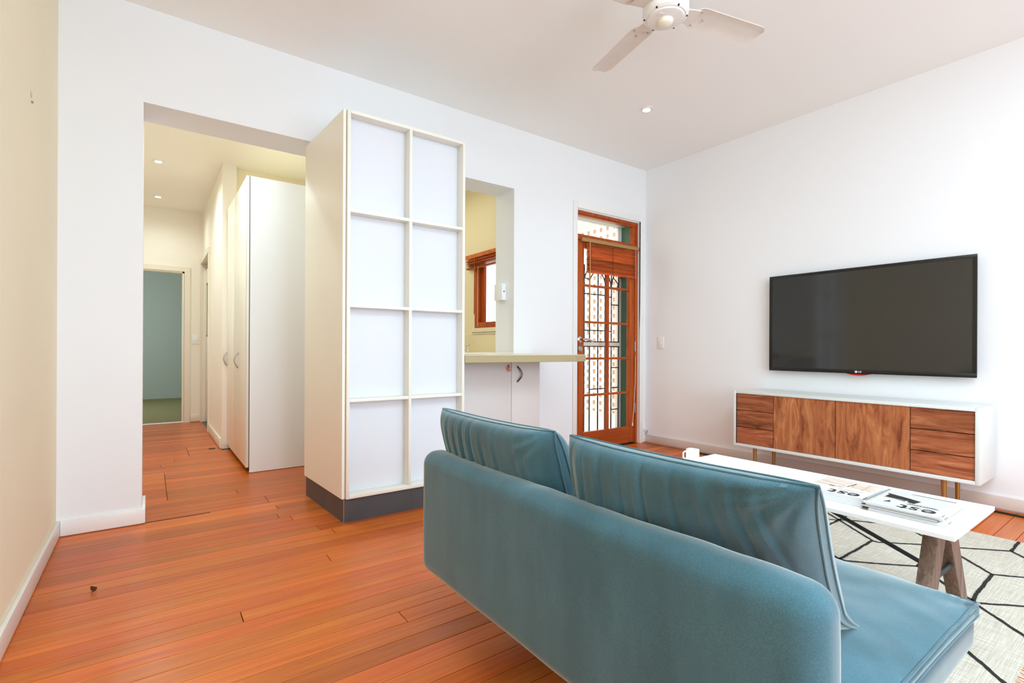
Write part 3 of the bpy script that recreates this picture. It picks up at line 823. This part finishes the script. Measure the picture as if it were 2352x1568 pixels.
def blade(a, pit):
    ca, sa = math.cos(a), math.sin(a)
    def W(r, s_, h=0):
        z = s_ * math.sin(pit) + h
        return (FX + r * ca - s_ * math.cos(pit) * sa, FY + r * sa + s_ * math.cos(pit) * ca, FZ + z)
    # outline: root at r=.16, rounded tip
    r0, r1 = .155, .580
    nu, nv = 22, 8
    bb = B(); th = .0016
    def width(t): 
        w = .066 - .006 * t
        if t > .90: w *= math.sqrt(max(0.0, 1 - ((t - .90) / .10) ** 2)) * .45 + .55
        if t < .06: w *= .72 + .28 * (t / .06)
        return w
    for sgn in (1, -1):
        def f(u, v):
            t = u; s_ = (v - .5) * 2
            cam_ = .007 * (1 - s_ * s_)
            rib = -.003 * math.exp(-((s_ - .1) / .10) ** 2) * (1 if .3 < t < .88 else 0)
            return W(r0 + (r1 - r0) * t, s_ * width(t), cam_ + rib + sgn * th)
        bb.grid(f, nu, nv)
    bm = bb.bm
    bmesh.ops.remove_doubles(bm, verts=bm.verts[:], dist=1e-7)
    bd = [e for e in bm.edges if e.is_boundary]
    bmesh.ops.bridge_loops(bm, edges=bd)
    bl_ = bb.out('blade', fanm, fan, ang=60)
    ar = B()
    ar.hexa([W(.085, -.030, -.012), W(.215, -.050, -.006), W(.215, .050, -.006), W(.085, .030, -.012),
             W(.085, -.030, -.006), W(.215, -.050, -.003), W(.215, .050, -.003), W(.085, .030, -.006)][:0] or
            [W(.085, -.034, -.006), W(.172, -.050, -.006), W(.172, .050, -.006), W(.085, .034, -.006),
             W(.085, -.034, -.001), W(.172, -.050, -.001), W(.172, .050, -.001), W(.085, .034, -.001)])
    ar.out('blade_iron', fanm, bl_)
    for r_, s_ in ((.185, -.042), (.185, .042), (.225, 0.0)):
        p = W(r_, s_, .003); q = W(r_, s_, -.004)
        B().cyl(p, q, .005, seg=10).out('blade_screw', screwm, bl_)
for k in range(4): blade(ph + (0, 1.600, 3.200, 4.76)[k], -.13)

# ------------------------------------------------------------------ television
tv = empty('television', (XR, 1.475, 1.21), 'large black flat-screen television mounted on the right wall above the sideboard', 'television')
TX = 4.232; TY0, TY1, TZ0, TZ1 = 0.822, 2.128, .8185, 1.605
B().box(TX + .004, TX + .030, TY0 + .002, TY1 - .002, TZ0 + .002, TZ1 - .002, .006, 3).out('casing', blackm, tv)
B().box(TX + .030, XR - .0005, TY0 + .28, TY1 - .28, TZ0 + .18, TZ1 - .18, .004).out('wall_bracket', blackm, tv)
b = B()
z_, y_ = .024, .018
b.box(TX, TX + .006, TY0, TY1, TZ0, TZ0 + .028, .001).box(TX, TX + .006, TY0, TY1, TZ1 - .022, TZ1, .001)
b.box(TX, TX + .006, TY0, TY0 + .022, TZ0 + .028, TZ1 - .022).box(TX, TX + .006, TY1 - .022, TY1, TZ0 + .028, TZ1 - .022)
b.out('bezel', blackm, tv)
B().box(TX + .002, TX + .005, TY0 + .022, TY1 - .022, TZ0 + .028, TZ1 - .022).out('screen', screenm, tv)
arc = [(1.475 + .085 * math.cos(t), TZ0 + .003 - .012 * math.sin(t)) for t in [math.pi * k / 14 for k in range(15)]]
B().prism(arc, 'x', TX + .004, TX + .022).out('chin', blackm, tv)
arc = [(1.475 + .062 * math.cos(t), TZ0 - .003 - .0125 * math.sin(t)) for t in [math.pi * k / 14 for k in range(15)]]
arc += [(1.475 - .062 * math.cos(t), TZ0 - .003 - .004 * math.sin(t)) for t in [math.pi * k / 14 for k in range(1, 14)]]
B().prism(arc, 'x', TX + .002, TX + .018).out('red_light_bar', redm, tv)
B().lathe([(0, -.0012), (.0088, -.0010), (.0088, .001)], (TX, 1.488, TZ0 + .013), 'x', 20).out('logo_disc', logom, tv)
M = Matrix.Translation((TX - .0006, 1.464, TZ0 + .013)) @ Matrix.Rotation(R(-90), 4, 'Z') @ Matrix.Rotation(R(90), 4, 'X')
text_mesh('LG', .017, M, logom, 'logo_letters', tv, .0002, .0006)

# ------------------------------------------------------------------ sideboard
SBX0, SBX1, SBY0, SBY1, SBZ0, SBZ1 = 3.900, 4.278, .742, 2.252, .206, .657
sb = empty('sideboard', (4.09, 1.5, 0), 'low white sideboard with walnut doors and drawers and brass legs under the television', 'sideboard')
t = .022
B().box(SBX0, SBX1, SBY0, SBY0 + t, SBZ0, SBZ1, .0015).box(SBX0, SBX1, SBY1 - t, SBY1, SBZ0, SBZ1, .0015)\
   .box(SBX0, SBX1, SBY0 + t, SBY1 - t, SBZ0, SBZ0 + t, .0015).box(SBX0, SBX1, SBY0 + t, SBY1 - t, SBZ1 - t, SBZ1, .0015)\
   .box(SBX1 - .01, SBX1, SBY0 + t, SBY1 - t, SBZ0 + t, SBZ1 - t).out('case', cabw, sb)
B().box(SBX0 + .05, SBX1 - .012, SBY0 + t, SBY1 - t, SBZ0 + t, SBZ1 - t).out('inner_box', darkgap, sb)
divs = [(SBY0 + t, 1.073), (1.074, 1.501), (1.502, 1.932), (1.933, SBY1 - t)]
FXs = SBX0 + .008
def tab(y, z, parent, w=.045):
    B().box(FXs - .008, FXs + .006, y - w / 2, y + w / 2, z - .0025, z + .0005, .0008, 1).out('pull_tab', brass, parent)
hz = (SBZ1 - SBZ0 - 2 * t) / 3
for (ya, yb) in (divs[0], divs[3]):
    for k in range(3):
        za = SBZ0 + t + k * hz
        d = B().box(FXs, FXs + .018, ya + .0018, yb - .0018, za + .0022, za + hz - .0024, .001, 1).out('drawer', walnut_h, sb)
        tab(.922 if ya < 1.5 else 2.091, za + hz - .0005, d)
for (ya, yb), ty in ((divs[1], 1.448), (divs[2], 1.570)):
    d = B().box(FXs, FXs + .018, ya + .0018, yb - .0018, SBZ0 + t + .0012, SBZ1 - t - .0014, .001, 1).out('cabinet_door', walnut_v, sb)
    tab(ty, SBZ1 - t - .0005, d)
for x, y in ((3.95, .915), (4.20, .905), (3.95, 2.098), (4.20, 2.07)):
    B().cyl((x, y, SBZ0), (x + (0 if x < 4 else -.004), y, .001), .0150, .0095, 16).out('leg', brass, sb)

# ------------------------------------------------------------------ rug
RZ = .012
rx0, rx1, ry0, ry1 = 1.15, 3.616, .318, 2.35
rug = empty('area_rug', (2.4, 1.3, 0), 'cream woven rug with black hexagon line pattern under the coffee table', 'rug')
b = B()
b.grid(lambda u, v: (rx0 + (rx1 - rx0) * u, ry0 + (ry1 - ry0) * v, RZ - .001 + .0010 * noise.noise((u * 9, v * 8, 0))), 60, 50)
b.box(rx0 + .001, rx1 - .001, ry0 + .001, ry1 - .001, 0.0005, RZ - .002)
b.out('pile', rugm, rug)
lines = [[(3.42, 1.43), (3.329, 1.337), (3.22, 1.215), (3.105, 1.085), (3.02, .99)],
         [(3.62, 1.218), (3.334, 1.217), (3.22, 1.215), (3.037, 1.214), (2.85, 1.21)],
         [(3.22, 1.215), (3.281, 1.153), (3.33, 1.084), (3.42, .99), (3.55, .88)], [(3.08, 1.36), (3.166, 1.271), (3.22, 1.215)],
         [(3.02, .985), (2.974, .983), (2.626, .984), (2.56, 1.0)], [(3.01, .98), (3.013, .956), (3.174, .799), (3.248, .706), (3.412, .534)],
         [(3.412, .534), (3.585, .536), (3.61, .537)], [(3.412, .534), (3.357, .482), (3.22, .33)],
         [(2.85, 1.21), (2.682, 1.062), (2.631, 1.005), (2.62, .964)], [(2.62, .964), (2.70, .87), (2.824, .745)],
         [(2.824, .745), (2.987, .752), (3.16, .69)], [(2.824, .745), (2.784, .708), (2.725, .643), (2.681, .603), (2.60, .50)],
         [(3.46, 1.0), (3.321, .869), (3.157, .686), (2.987, .527)], [(2.987, .527), (3.06, .439), (3.16, .325)],
         [(2.987, .527), (2.663, .521), (2.58, .51)], [(2.58, .51), (2.609, .493), (2.715, .389), (2.78, .325)],
         [(2.60, .52), (2.569, .486), (2.436, .349), (2.41, .322)], [(2.20, .475), (2.109, .394), (2.03, .322)],
         [(2.58, .51), (2.40, .50), (2.20, .475)], [(2.62, .964), (2.40, .96), (2.2, .75), (2.20, .475)],
         [(2.85, 1.21), (2.70, 1.40), (2.55, 1.60), (2.3, 1.6)], [(3.08, 1.36), (2.95, 1.55), (2.8, 1.75)], [(3.42, 1.43), (3.6, 1.44)], [(3.42, 1.43), (3.25, 1.65), (3.05, 1.9)]]
b = B()
for ln in lines:
    pts = [Vector((x, y, 0)) for x, y in ln]
    dense = []
    for p, q in zip(pts, pts[1:]):
        n = max(2, int((q - p).length / .006))
        dense += [p.lerp(q, k / n) for k in range(n)]
    dense.append(pts[-1])
    sd_ = random.uniform(0, 99)
    Lr, Rr = [], []
    for i, p in enumerate(dense):
        d = (dense[min(i + 1, len(dense) - 1)] - dense[max(i - 1, 0)]).normalized()
        nrm = Vector((-d.y, d.x, 0))
        w = .0066 + .0022 * noise.noise((i * .31, sd_, 0)) + .0014 * noise.noise((i * 1.3, sd_, 5))
        c = p + nrm * .0028 * noise.noise((i * .12, sd_, 9))
        Lr.append(b.bm.verts.new((c.x + nrm.x * w, c.y + nrm.y * w, RZ + .0008)))
        Rr.append(b.bm.verts.new((c.x - nrm.x * w, c.y - nrm.y * w, RZ + .0008)))
    for i in range(len(dense) - 1): b.bm.faces.new((Lr[i], Lr[i + 1], Rr[i + 1], Rr[i]))
b.out('black_yarn_lines', yarn, rug)
b = B()
for i in range(420):
    x = rx0 + (rx1 - rx0) * (i + random.random()) / 420
    dx, ln_ = random.uniform(-.010, .010), random.uniform(.035, .055)
    b.tube([(x, ry0 + .002, RZ - .003), (x + dx * .5, ry0 - ln_ * .5, .004), (x + dx, ry0 - ln_, .002)], .0011, 3)
o = b.out('fringe', fringe, rug); o['kind'] = 'stuff'

# ------------------------------------------------------------------ coffee table
TZ = .42
tb = empty('coffee_table', (2.25, 1.0, 0), 'long white-topped coffee table on dark timber A-frame trestles', 'coffee table')
B().box(1.995, 2.508, .436, 1.555, TZ - .0155, TZ, .001, 1).out('tabletop', tablem, tb)
cxm = 2.215
for ye in (.50, 1.45):
    for sg in (-1, 1):
        yo = ye + (.0 if sg < 0 else .004)
        tz_ = TZ - .0156
        top_o, top_i = cxm + sg * .098, cxm + sg * .004
        bot_o, bot_i = cxm + sg * .290, cxm + sg * .218
        pl = [(top_o, tz_), (top_i, tz_), (bot_i, RZ), (bot_o, RZ)]
        B().prism(pl, 'y', yo, yo + .042, .0015, 1).out('leg', legwood, tb)
    B().cyl((cxm - .16, ye + .02, .225), (cxm + .135, ye + .02, .225), .0095, seg=14).out('cross_rod', darkiron, tb)
B().tube([(cxm - .01, .53, .228), (cxm, .98, TZ - .03), (cxm, 1.0, TZ - .018)], .0075, 10).out('brace_rod', darkiron, tb)
B().tube([(cxm - .01, 1.46, .228), (cxm, 1.02, TZ - .03), (cxm, 1.0, TZ - .018)], .0075, 10).out('brace_rod', darkiron, tb)

# mug
mx_, my_ = 2.222, 1.50
mg = empty('coffee_mug', (mx_, my_, TZ), 'small white square-sided mug at the far end of the coffee table', 'mug')
b = B()
def sq(r, z, n=32):
    out = []
    for k in range(n):
        a = 2 * math.pi * k / n; c, s_ = math.cos(a), math.sin(a)
        f = (abs(c) ** 5 + abs(s_) ** 5) ** (-1 / 5)
        out.append(b.bm.verts.new((mx_ + r * c * f, my_ + r * s_ * f, TZ + z)))
    return out
rings = [sq(.024, .0), sq(.027, .003), sq(.0275, .066), sq(.0265, .068), sq(.0245, .066), sq(.0235, .008)]
for A, C in zip(rings, rings[1:]):
    for k in range(32): b.bm.faces.new((A[k], A[(k + 1) % 32], C[(k + 1) % 32], C[k]))
b.bm.faces.new(rings[0][::-1]); b.bm.faces.new(rings[-1])
b.rot((mx_, my_, TZ), 'Z', R(8)).out('cup', mugm, mg)
d = Vector((-.81, .59, 0))
c0 = Vector((mx_, my_, TZ))
B().tube([c0 + d * .027 + Vector((0, 0, .056)), c0 + d * .038 + Vector((0, 0, .057)), c0 + d * .047 + Vector((0, 0, .050)),
          c0 + d * .047 + Vector((0, 0, .026)), c0 + d * .038 + Vector((0, 0, .018)), c0 + d * .027 + Vector((0, 0, .018))], .0042, 8).out('handle', mugm, mg)

# magazines
def magazine(x0, x1, y0, y1, z0, th, label, group, dx=0, dy=0, rz=0, style=0, spinecol=None):
    o = empty('magazine', ((x0 + x1) / 2, (y0 + y1) / 2, z0), label, 'magazine', group)
    b = B().box(x0 + .0022, x1 - .002, y0 + .001, y1 - .002, z0 + .0005, z0 + th - .0005)
    pg = b.out('pages', paper, o)
    b = B().box(x0, x1, y0, y1, z0 + th - .0005, z0 + th).box(x0, x1, y0, y1, z0, z0 + .0005).box(x0, x1, y0 - .0003, y0 + .0007, z0, z0 + th)
    cv = b.out('cover', spinecol or coverm, o)
    # spine lettering blocks
    b = B(); x = x0 + .012
    while x < x0 + .045:
        w = random.uniform(.003, .006); b.box(x, x + w, y0 - .0007, y0 - .0002, z0 + th * .3, z0 + th * .7); x += w + .0018
    b.out('spine_print', greyprint if spinecol else inkm, cv)
    zt = z0 + th
    def flat(poly, m, name, dz=.0003):
        bb = B(); vs = [bb.bm.verts.new((p, q, zt + dz)) for p, q in poly]; bb.bm.faces.new(vs)
        return bb.out(name, m, cv)
    def strip(p, q, w):
        p, q = Vector(p), Vector(q); d_ = (q - p).normalized(); n_ = Vector((-d_.y, d_.x)) * w / 2
        return [tuple(p + n_), tuple(q + n_), tuple(q - n_), tuple(p - n_)]
    if style:
        M = Matrix.Translation((x0 + .030, y0 + .070, zt + .0006)) @ Matrix.Rotation(R(90), 4, 'Z')
        text_mesh('est', .088, M, inkm, 'title_lettering', cv, .0001, .0012)
    W_, H_ = y1 - y0, x1 - x0
    P = lambda u, v: (x0 + v * H_, y0 + u * W_)   # u along the spine-to-edge, v from the near edge
    if style == 1:
        flat([P(.02, .52), P(.98, .40), P(.98, .98), P(.02, .98)], beigeink, 'cover_picture')
        bb = B()
        for p, q, w in ((P(.08, .55), P(.40, .60), .004), (P(.40, .60), P(.44, .86), .004), (P(.12, .72), P(.42, .74), .003), (P(.5, .45), P(.95, .52), .004), (P(.5, .60), P(.95, .70), .004), (P(.2, .50), P(.22, .92), .0035)):
            for qd in [strip(p, q, w)]:
                vs = [bb.bm.verts.new((a_, c_, zt + .0006)) for a_, c_ in qd]; bb.bm.faces.new(vs)
        bb.out('timber_frame_picture', tanink, cv)
        bb = B()
        for p, q, w in ((P(.46, .56), P(.42, .84), .004), (P(.62, .44), P(.72, .46), .006), (P(.86, .20), P(.93, .23), .010)):
            vs = [bb.bm.verts.new((a_, c_, zt + .0009)) for a_, c_ in strip(p, q, w)]; bb.bm.faces.new(vs)
        bb.out('dark_marks', inkm, cv)
        bb = B()
        for r_ in range(3):
            yy_ = .12
            while yy_ < .5:
                w = random.uniform(.01, .03)
                vs = [bb.bm.verts.new((a_, c_, zt + .0006)) for a_, c_ in strip(P(yy_, .30 + r_ * .035), P(yy_ + w, .30 + r_ * .035), .0028)]; bb.bm.faces.new(vs); yy_ += w + .008
        bb.out('small_print', mat('small_print', S(170, 168, 164), .6), cv)
    if style == 2:
        flat([P(.06, .05), P(.97, .05), P(.97, .97), P(.06, .97)], greyprint, 'cover_picture')
        flat([P(.955, .03), P(1, .03), P(1, .99), P(.955, .99)], mat('grey_band', S(150, 150, 148), .5), 'grey_band', .0005)
        flat([P(.44, .38), P(.90, .50), P(.90, .72), P(.55, .62), P(.40, .56)], inkm, 'black_sofa_picture', .0008)
        bb = B()
        for p, q, w in ((P(.30, .05), P(.30, .72), .003), (P(.58, .06), P(.55, .46), .006), (P(.90, .1), P(.88, .66), .006), (P(.58, .46), P(.92, .46), .003)):
            vs = [bb.bm.verts.new((a_, c_, zt + .0010)) for a_, c_ in strip(p, q, w)]; bb.bm.faces.new(vs)
        bb.out('white_frames_picture', mat('ivory_print', S(232, 228, 208), .5), cv)
        bb = B()
        for r_, m0, m1 in ((.30, .10, .48), (.34, .14, .48), (.90, .05, .62)):
            yy_ = m0
            while yy_ < m1:
                w = random.uniform(.015, .04)
                vs = [bb.bm.verts.new((a_, c_, zt + .0012)) for a_, c_ in strip(P(yy_, r_), P(yy_ + w, r_), .0045)]; bb.bm.faces.new(vs); yy_ += w + .006
        vs = [bb.bm.verts.new((a_, c_, zt + .0012)) for a_, c_ in [P(.70, .22), P(.79, .20), P(.76, .27), P(.74, .34), P(.72, .28)]]; bb.bm.faces.new(vs)
        bb.out('cover_lettering', mat('grey_ink', S(70, 70, 70), .6), cv)
    if dx or dy or rz:
        o.location = o.location + Vector((dx, dy, 0)); o.rotation_euler = (0, 0, rz)
    return o
ordw = ['lowest magazine', 'second magazine up', 'middle magazine', 'second magazine down', 'top magazine with black est title and timber picture']
z = TZ + .0005
for i in range(5):
    magazine(2.087, 2.335, .714, .925, z, .0062, ordw[i] + ' in the tidy white stack nearer the sofa' if i < 4 else 'top magazine of the tidy stack, white cover with est title and timber picture',
             'magazines in the two stacks', dx=random.uniform(-.001, .001), dy=random.uniform(-.001, .001), style=1 if i == 4 else 0)
    z += .0064
z = TZ + .0005
brn = mat('brown_spine', S(120, 82, 58), .5, vary=.3, vscale=40)
offs = [(.008, -.012, .0), (.006, -.014, .01), (.0, .004, -.01), (.004, -.006, .0), (.0, .0, .0)]
lab2 = ['bottom magazine of the untidy stack near the table end', 'second magazine up in the untidy stack near the table end',
        'brown-spined magazine in the middle of the untidy stack near the table end', 'magazine just under the top one of the untidy stack near the table end',
        'top magazine of the untidy stack, grey cover with est title and black shape']
for i in range(5):
    dx, dy, rz = offs[i]
    magazine(2.067, 2.328, .488, .705, z, .0063, lab2[i], 'magazines in the two stacks', dx, dy, rz, style=2 if i == 4 else 0, spinecol=brn if i == 2 else None)
    z += .0065

# ------------------------------------------------------------------ sofa
def rbox(x0, x1, y0, y1, z0, z1, r, n=(14, 40, 14), amp=.003, fr=5, seed=0, fn=None):
    """rounded soft box: every face a grid, corners pushed onto a radius"""
    b = B(); bm = b.bm
    lo = Vector((x0 + r, y0 + r, z0 + r)); hi = Vector((x1 - r, y1 - r, z1 - r))
    def put(p):
        q = Vector((min(max(p.x, lo.x), hi.x), min(max(p.y, lo.y), hi.y), min(max(p.z, lo.z), hi.z)))
        d = p - q
        if d.length > 1e-9:
            m_ = max(abs(d.x), abs(d.y), abs(d.z)); p = q + d.normalized() * (m_)
            d = d.normalized()
        k = amp * noise.noise(Vector((p.x * fr + seed, p.y * fr, p.z * fr)))
        p = p + d * k
        return fn(p) if fn else p
    nx, ny, nz = n
    def face(f, nu, nv): b.grid(lambda u, v: put(Vector(f(u, v))), nu, nv)
    X = lambda u: x0 + (x1 - x0) * u
    Y = lambda u: y0 + (y1 - y0) * u
    Z = lambda u: z0 + (z1 - z0) * u
    face(lambda u, v: (X(u), Y(v), z0), nx, ny); face(lambda u, v: (X(u), Y(v), z1), nx, ny)
    face(lambda u, v: (X(u), y0, Z(v)), nx, nz); face(lambda u, v: (X(u), y1, Z(v)), nx, nz)
    face(lambda u, v: (x0, Y(u), Z(v)), ny, nz); face(lambda u, v: (x1, Y(u), Z(v)), ny, nz)
    bmesh.ops.remove_doubles(bm, verts=bm.verts[:], dist=1e-5)
    return b
sofa = empty('sofa', (1.25, .97, 0), 'teal velvet two-seat sofa seen from behind in the foreground', 'sofa')
def backf(p):
    # soft ripples along the top roll
    if p.z > .55:
        p = p + Vector((0, 0, .0035 * noise.noise(Vector((p.y * 11, 3, 0))) * (p.z - .55) / .08))
    return p
rbox(.780, .885, .318, 1.632, .200, .628, .046, (12, 90, 34), .004, 4, 3, backf).out('backrest', velv, sofa, ang=80)
rbox(.860, 1.757, .336, 1.614, .200, .330, .048, (60, 70, 12), .003, 4, 8).out('seat_base', velv, sofa, ang=80)
# seat cushion with pinched, piped edges
CX0, CX1, CY0, CY1 = .875, 1.722, .328, 1.622
CZc = .328
def seatz(u, v, s_):
    e = (1 - abs(2 * u - 1) ** 7) * (1 - abs(2 * v - 1) ** 9)
    w = .0035 * noise.noise(Vector((u * 5, v * 7, 2))) + .002 * noise.noise(Vector((u * 13, v * 17, 7)))
    # small puckers radiating from the near front corner
    cu, cv = 1 - u, v
    rr = math.hypot(cu * .85, cv * 1.3); an = math.atan2(cv * 1.3, cu * .85)
    pk = .006 * math.exp(-(rr / .14) ** 2) * math.cos(an * 7) * min(1, rr / .03)
    return s_ * (.014 + .036 * e ** .8) + (w + pk if s_ > 0 else 0)
b = B(); gs = []
for s_ in (1, -1):
    def f(u, v, s_=s_):
        x = CX0 + (CX1 - CX0) * u; y = CY0 + (CY1 - CY0) * v
        # edges bow inwards slightly between corners
        x += (.010 * (1 - (2 * v - 1) ** 2)) * (-1 if u > .5 else 1) * abs(2 * u - 1) ** 4
        y += (.008 * (1 - (2 * u - 1) ** 2)) * (-1 if v > .5 else 1) * abs(2 * v - 1) ** 4
        return (x, y, CZc + seatz(u, v, s_))
    gs.append(b.grid(f, 60, 80))
g0, g1 = gs
def edge_loop(g):
    n, m_ = len(g), len(g[0])
    return [g[0][i] for i in range(m_)] + [g[j][-1] for j in range(1, n)] + [g[-1][i] for i in range(m_ - 2, -1, -1)] + [g[j][0] for j in range(n - 2, 0, -1)]
e0, e1 = edge_loop(g0), edge_loop(g1)
ep0 = [v.co.copy() for v in e0]; ep1 = [v.co.copy() for v in e1]
for i in range(len(e0)): b.bm.faces.new((e0[i], e0[(i + 1) % len(e0)], e1[(i + 1) % len(e0)], e1[i]))
sc_o = b.out('seat_cushion', velv, sofa, ang=70)
b = B()
for lp in (ep0, [a.lerp(c, .45) for a, c in zip(ep0, ep1)], ep1): b.tube(lp, .0032, 6, closed=True)
b.out('piping', velv, sc_o, ang=80)
for x, y in ((1.12, .62), (1.12, 1.32), (1.60, .62), (1.60, 1.32)):
    z0 = RZ if x > 1.15 else 0.0005
    B().cyl((x, y, z0), (x, y, .215), .012, .02, 14).out('leg', mat('black_leg', S(24, 22, 20), .5) if 'black_leg' not in MATS else MATS['black_leg'], sofa)

# loose back cushions
def back_cushion(y0, y1, z0, z1, xb, th, label, folds, seed, lean=(0.06, .06), twist=0.0, famp=1.0):
    o = empty('back_cushion', (xb + th / 2, (y0 + y1) / 2, z0), label, 'cushion', 'loose back cushions on the sofa')
    b = B(); W_ = y1 - y0; H_ = z1 - z0
    xm = xb + th / 2
    def corner_pull(u, v):
        # rim shape: corners stick out, sides bow in
        a, c = 2 * u - 1, 2 * v - 1
        yy = (y0 + y1) / 2 + a * W_ / 2 * (1 - .035 * (1 - abs(c) ** 2.2) * abs(a) ** 3)
        zz = (z0 + z1) / 2 + c * H_ / 2 * (1 - .045 * (1 - abs(a) ** 2.2) * abs(c) ** 3)
        return yy, zz
    def thick(u, v):
        a, c = abs(2 * u - 1), abs(2 * v - 1)
        edge = .014 * (1 - (a * c) ** 6)
        return edge + (th / 2 - .014) * ((1 - a ** 5) * (1 - c ** 4)) ** .50
    def wrinkle(u, v):
        w = .004 * noise.noise(Vector((u * 5 + seed, v * 3, 1))) + .002 * noise.noise(Vector((u * 14 + seed, v * 6, 4)))
        u = u + .012 * noise.noise(Vector((v * 4, u * 3, seed)))
        for (fu, curve, amp, sig, v0, v1) in folds:
            uc = fu + curve * (1 - v) ** 1.6
            fade = 1 / (1 + math.exp(-(v - v0) * 26)) * 1 / (1 + math.exp((v - v1) * 26))
            dd = (u - uc) / sig
            w += amp * fade * (-math.exp(-dd * dd) + .75 * math.exp(-((u - uc - sig * 1.5) / (sig * .9)) ** 2))
        # crumple running diagonally from the near upper corner
        a_, b_ = u, 1 - v
        rr = math.hypot(a_ * 1.4, b_); an = math.atan2(b_, a_ * 1.4 + 1e-6)
        w += .0042 * math.exp(-((rr - .22) / .15) ** 2) * math.sin(an * 15 + 2.5 * noise.noise(Vector((u * 6, v * 6, seed))))
        return w
    gs = []
    for s_ in (-1, 1):
        def f(u, v, s_=s_):
            yy, zz = corner_pull(u, v)
            t_ = thick(u, v) * (1.35 if s_ > 0 else 1.0) + (wrinkle(u, v) * famp if s_ < 0 else 0)
            x = xm + s_ * t_
            k_ = 1 - (zz - z0) / H_
            x += (lean[0] + (lean[1] - lean[0]) * u) * k_
            yy += twist * k_ * (1 - u)
            ear = max(0, 1 - u / .14) * max(0, 1 - v / .16)
            x += .075 * ear ** 1.5 * (1 if twist else 0); zz -= .012 * ear
            return (x, yy, zz)
        gs.append(b.grid(f, 110, 64))
    e0, e1 = edge_loop(gs[0]), edge_loop(gs[1])
    p0 = [v.co.copy() for v in e0]; p1 = [v.co.copy() for v in e1]
    for i in range(len(e0)): b.bm.faces.new((e0[i], e0[(i + 1) % len(e0)], e1[(i + 1) % len(e0)], e1[i]))
    cv = b.out('cover', velv, o, ang=75)
    pb = B(); pb.tube(p0, .0030, 6, closed=True); pb.tube(p1, .0030, 6, closed=True)
    pb.out('piping', velv, cv, ang=80)
    return o
folds1 = [(.97, .02, .004, .012, .45, .93), (.91, .02, .004, .012, .40, .93), (.83, .05, .006, .014, .25, .94), (.75, .05, .005, .012, .2, .90),
          (.67, .06, .008, .014, .0, .93), (.585, .06, .009, .015, -.1, .93), (.48, .05, .005, .014, -.1, .85), (.36, .04, .003, .016, .2, .95), (.16, -.06, .004, .02, .5, .95)]
folds2 = [(.93, .08, .004, .014, .40, .94), (.86, .08, .005, .014, .35, .95), (.76, .08, .005, .015, .3, .96), (.66, .06, .005, .014, .2, .92), (.56, .03, .008, .015, -.1, .95),
          (.43, .02, .005, .015, -.1, .95), (.30, -.05, .005, .02, .45, .97), (.21, -.10, .006, .018, .4, .95), (.13, -.16, .006, .016, .45, .92), (.10, .08, .004, .02, .2, .6)]
back_cushion(.998, 1.618, .375, .772, .792, .150, 'teal velvet back cushion at the far end of the sofa, nearer the shelf unit', folds1, 3, lean=(.15, .13), famp=.65)
back_cushion(.356, .935, .375, .772, .790, .150, 'teal velvet back cushion at the near end of the sofa, with a crumpled corner', folds2, 11, lean=(.36, .10), twist=.09, famp=.75)
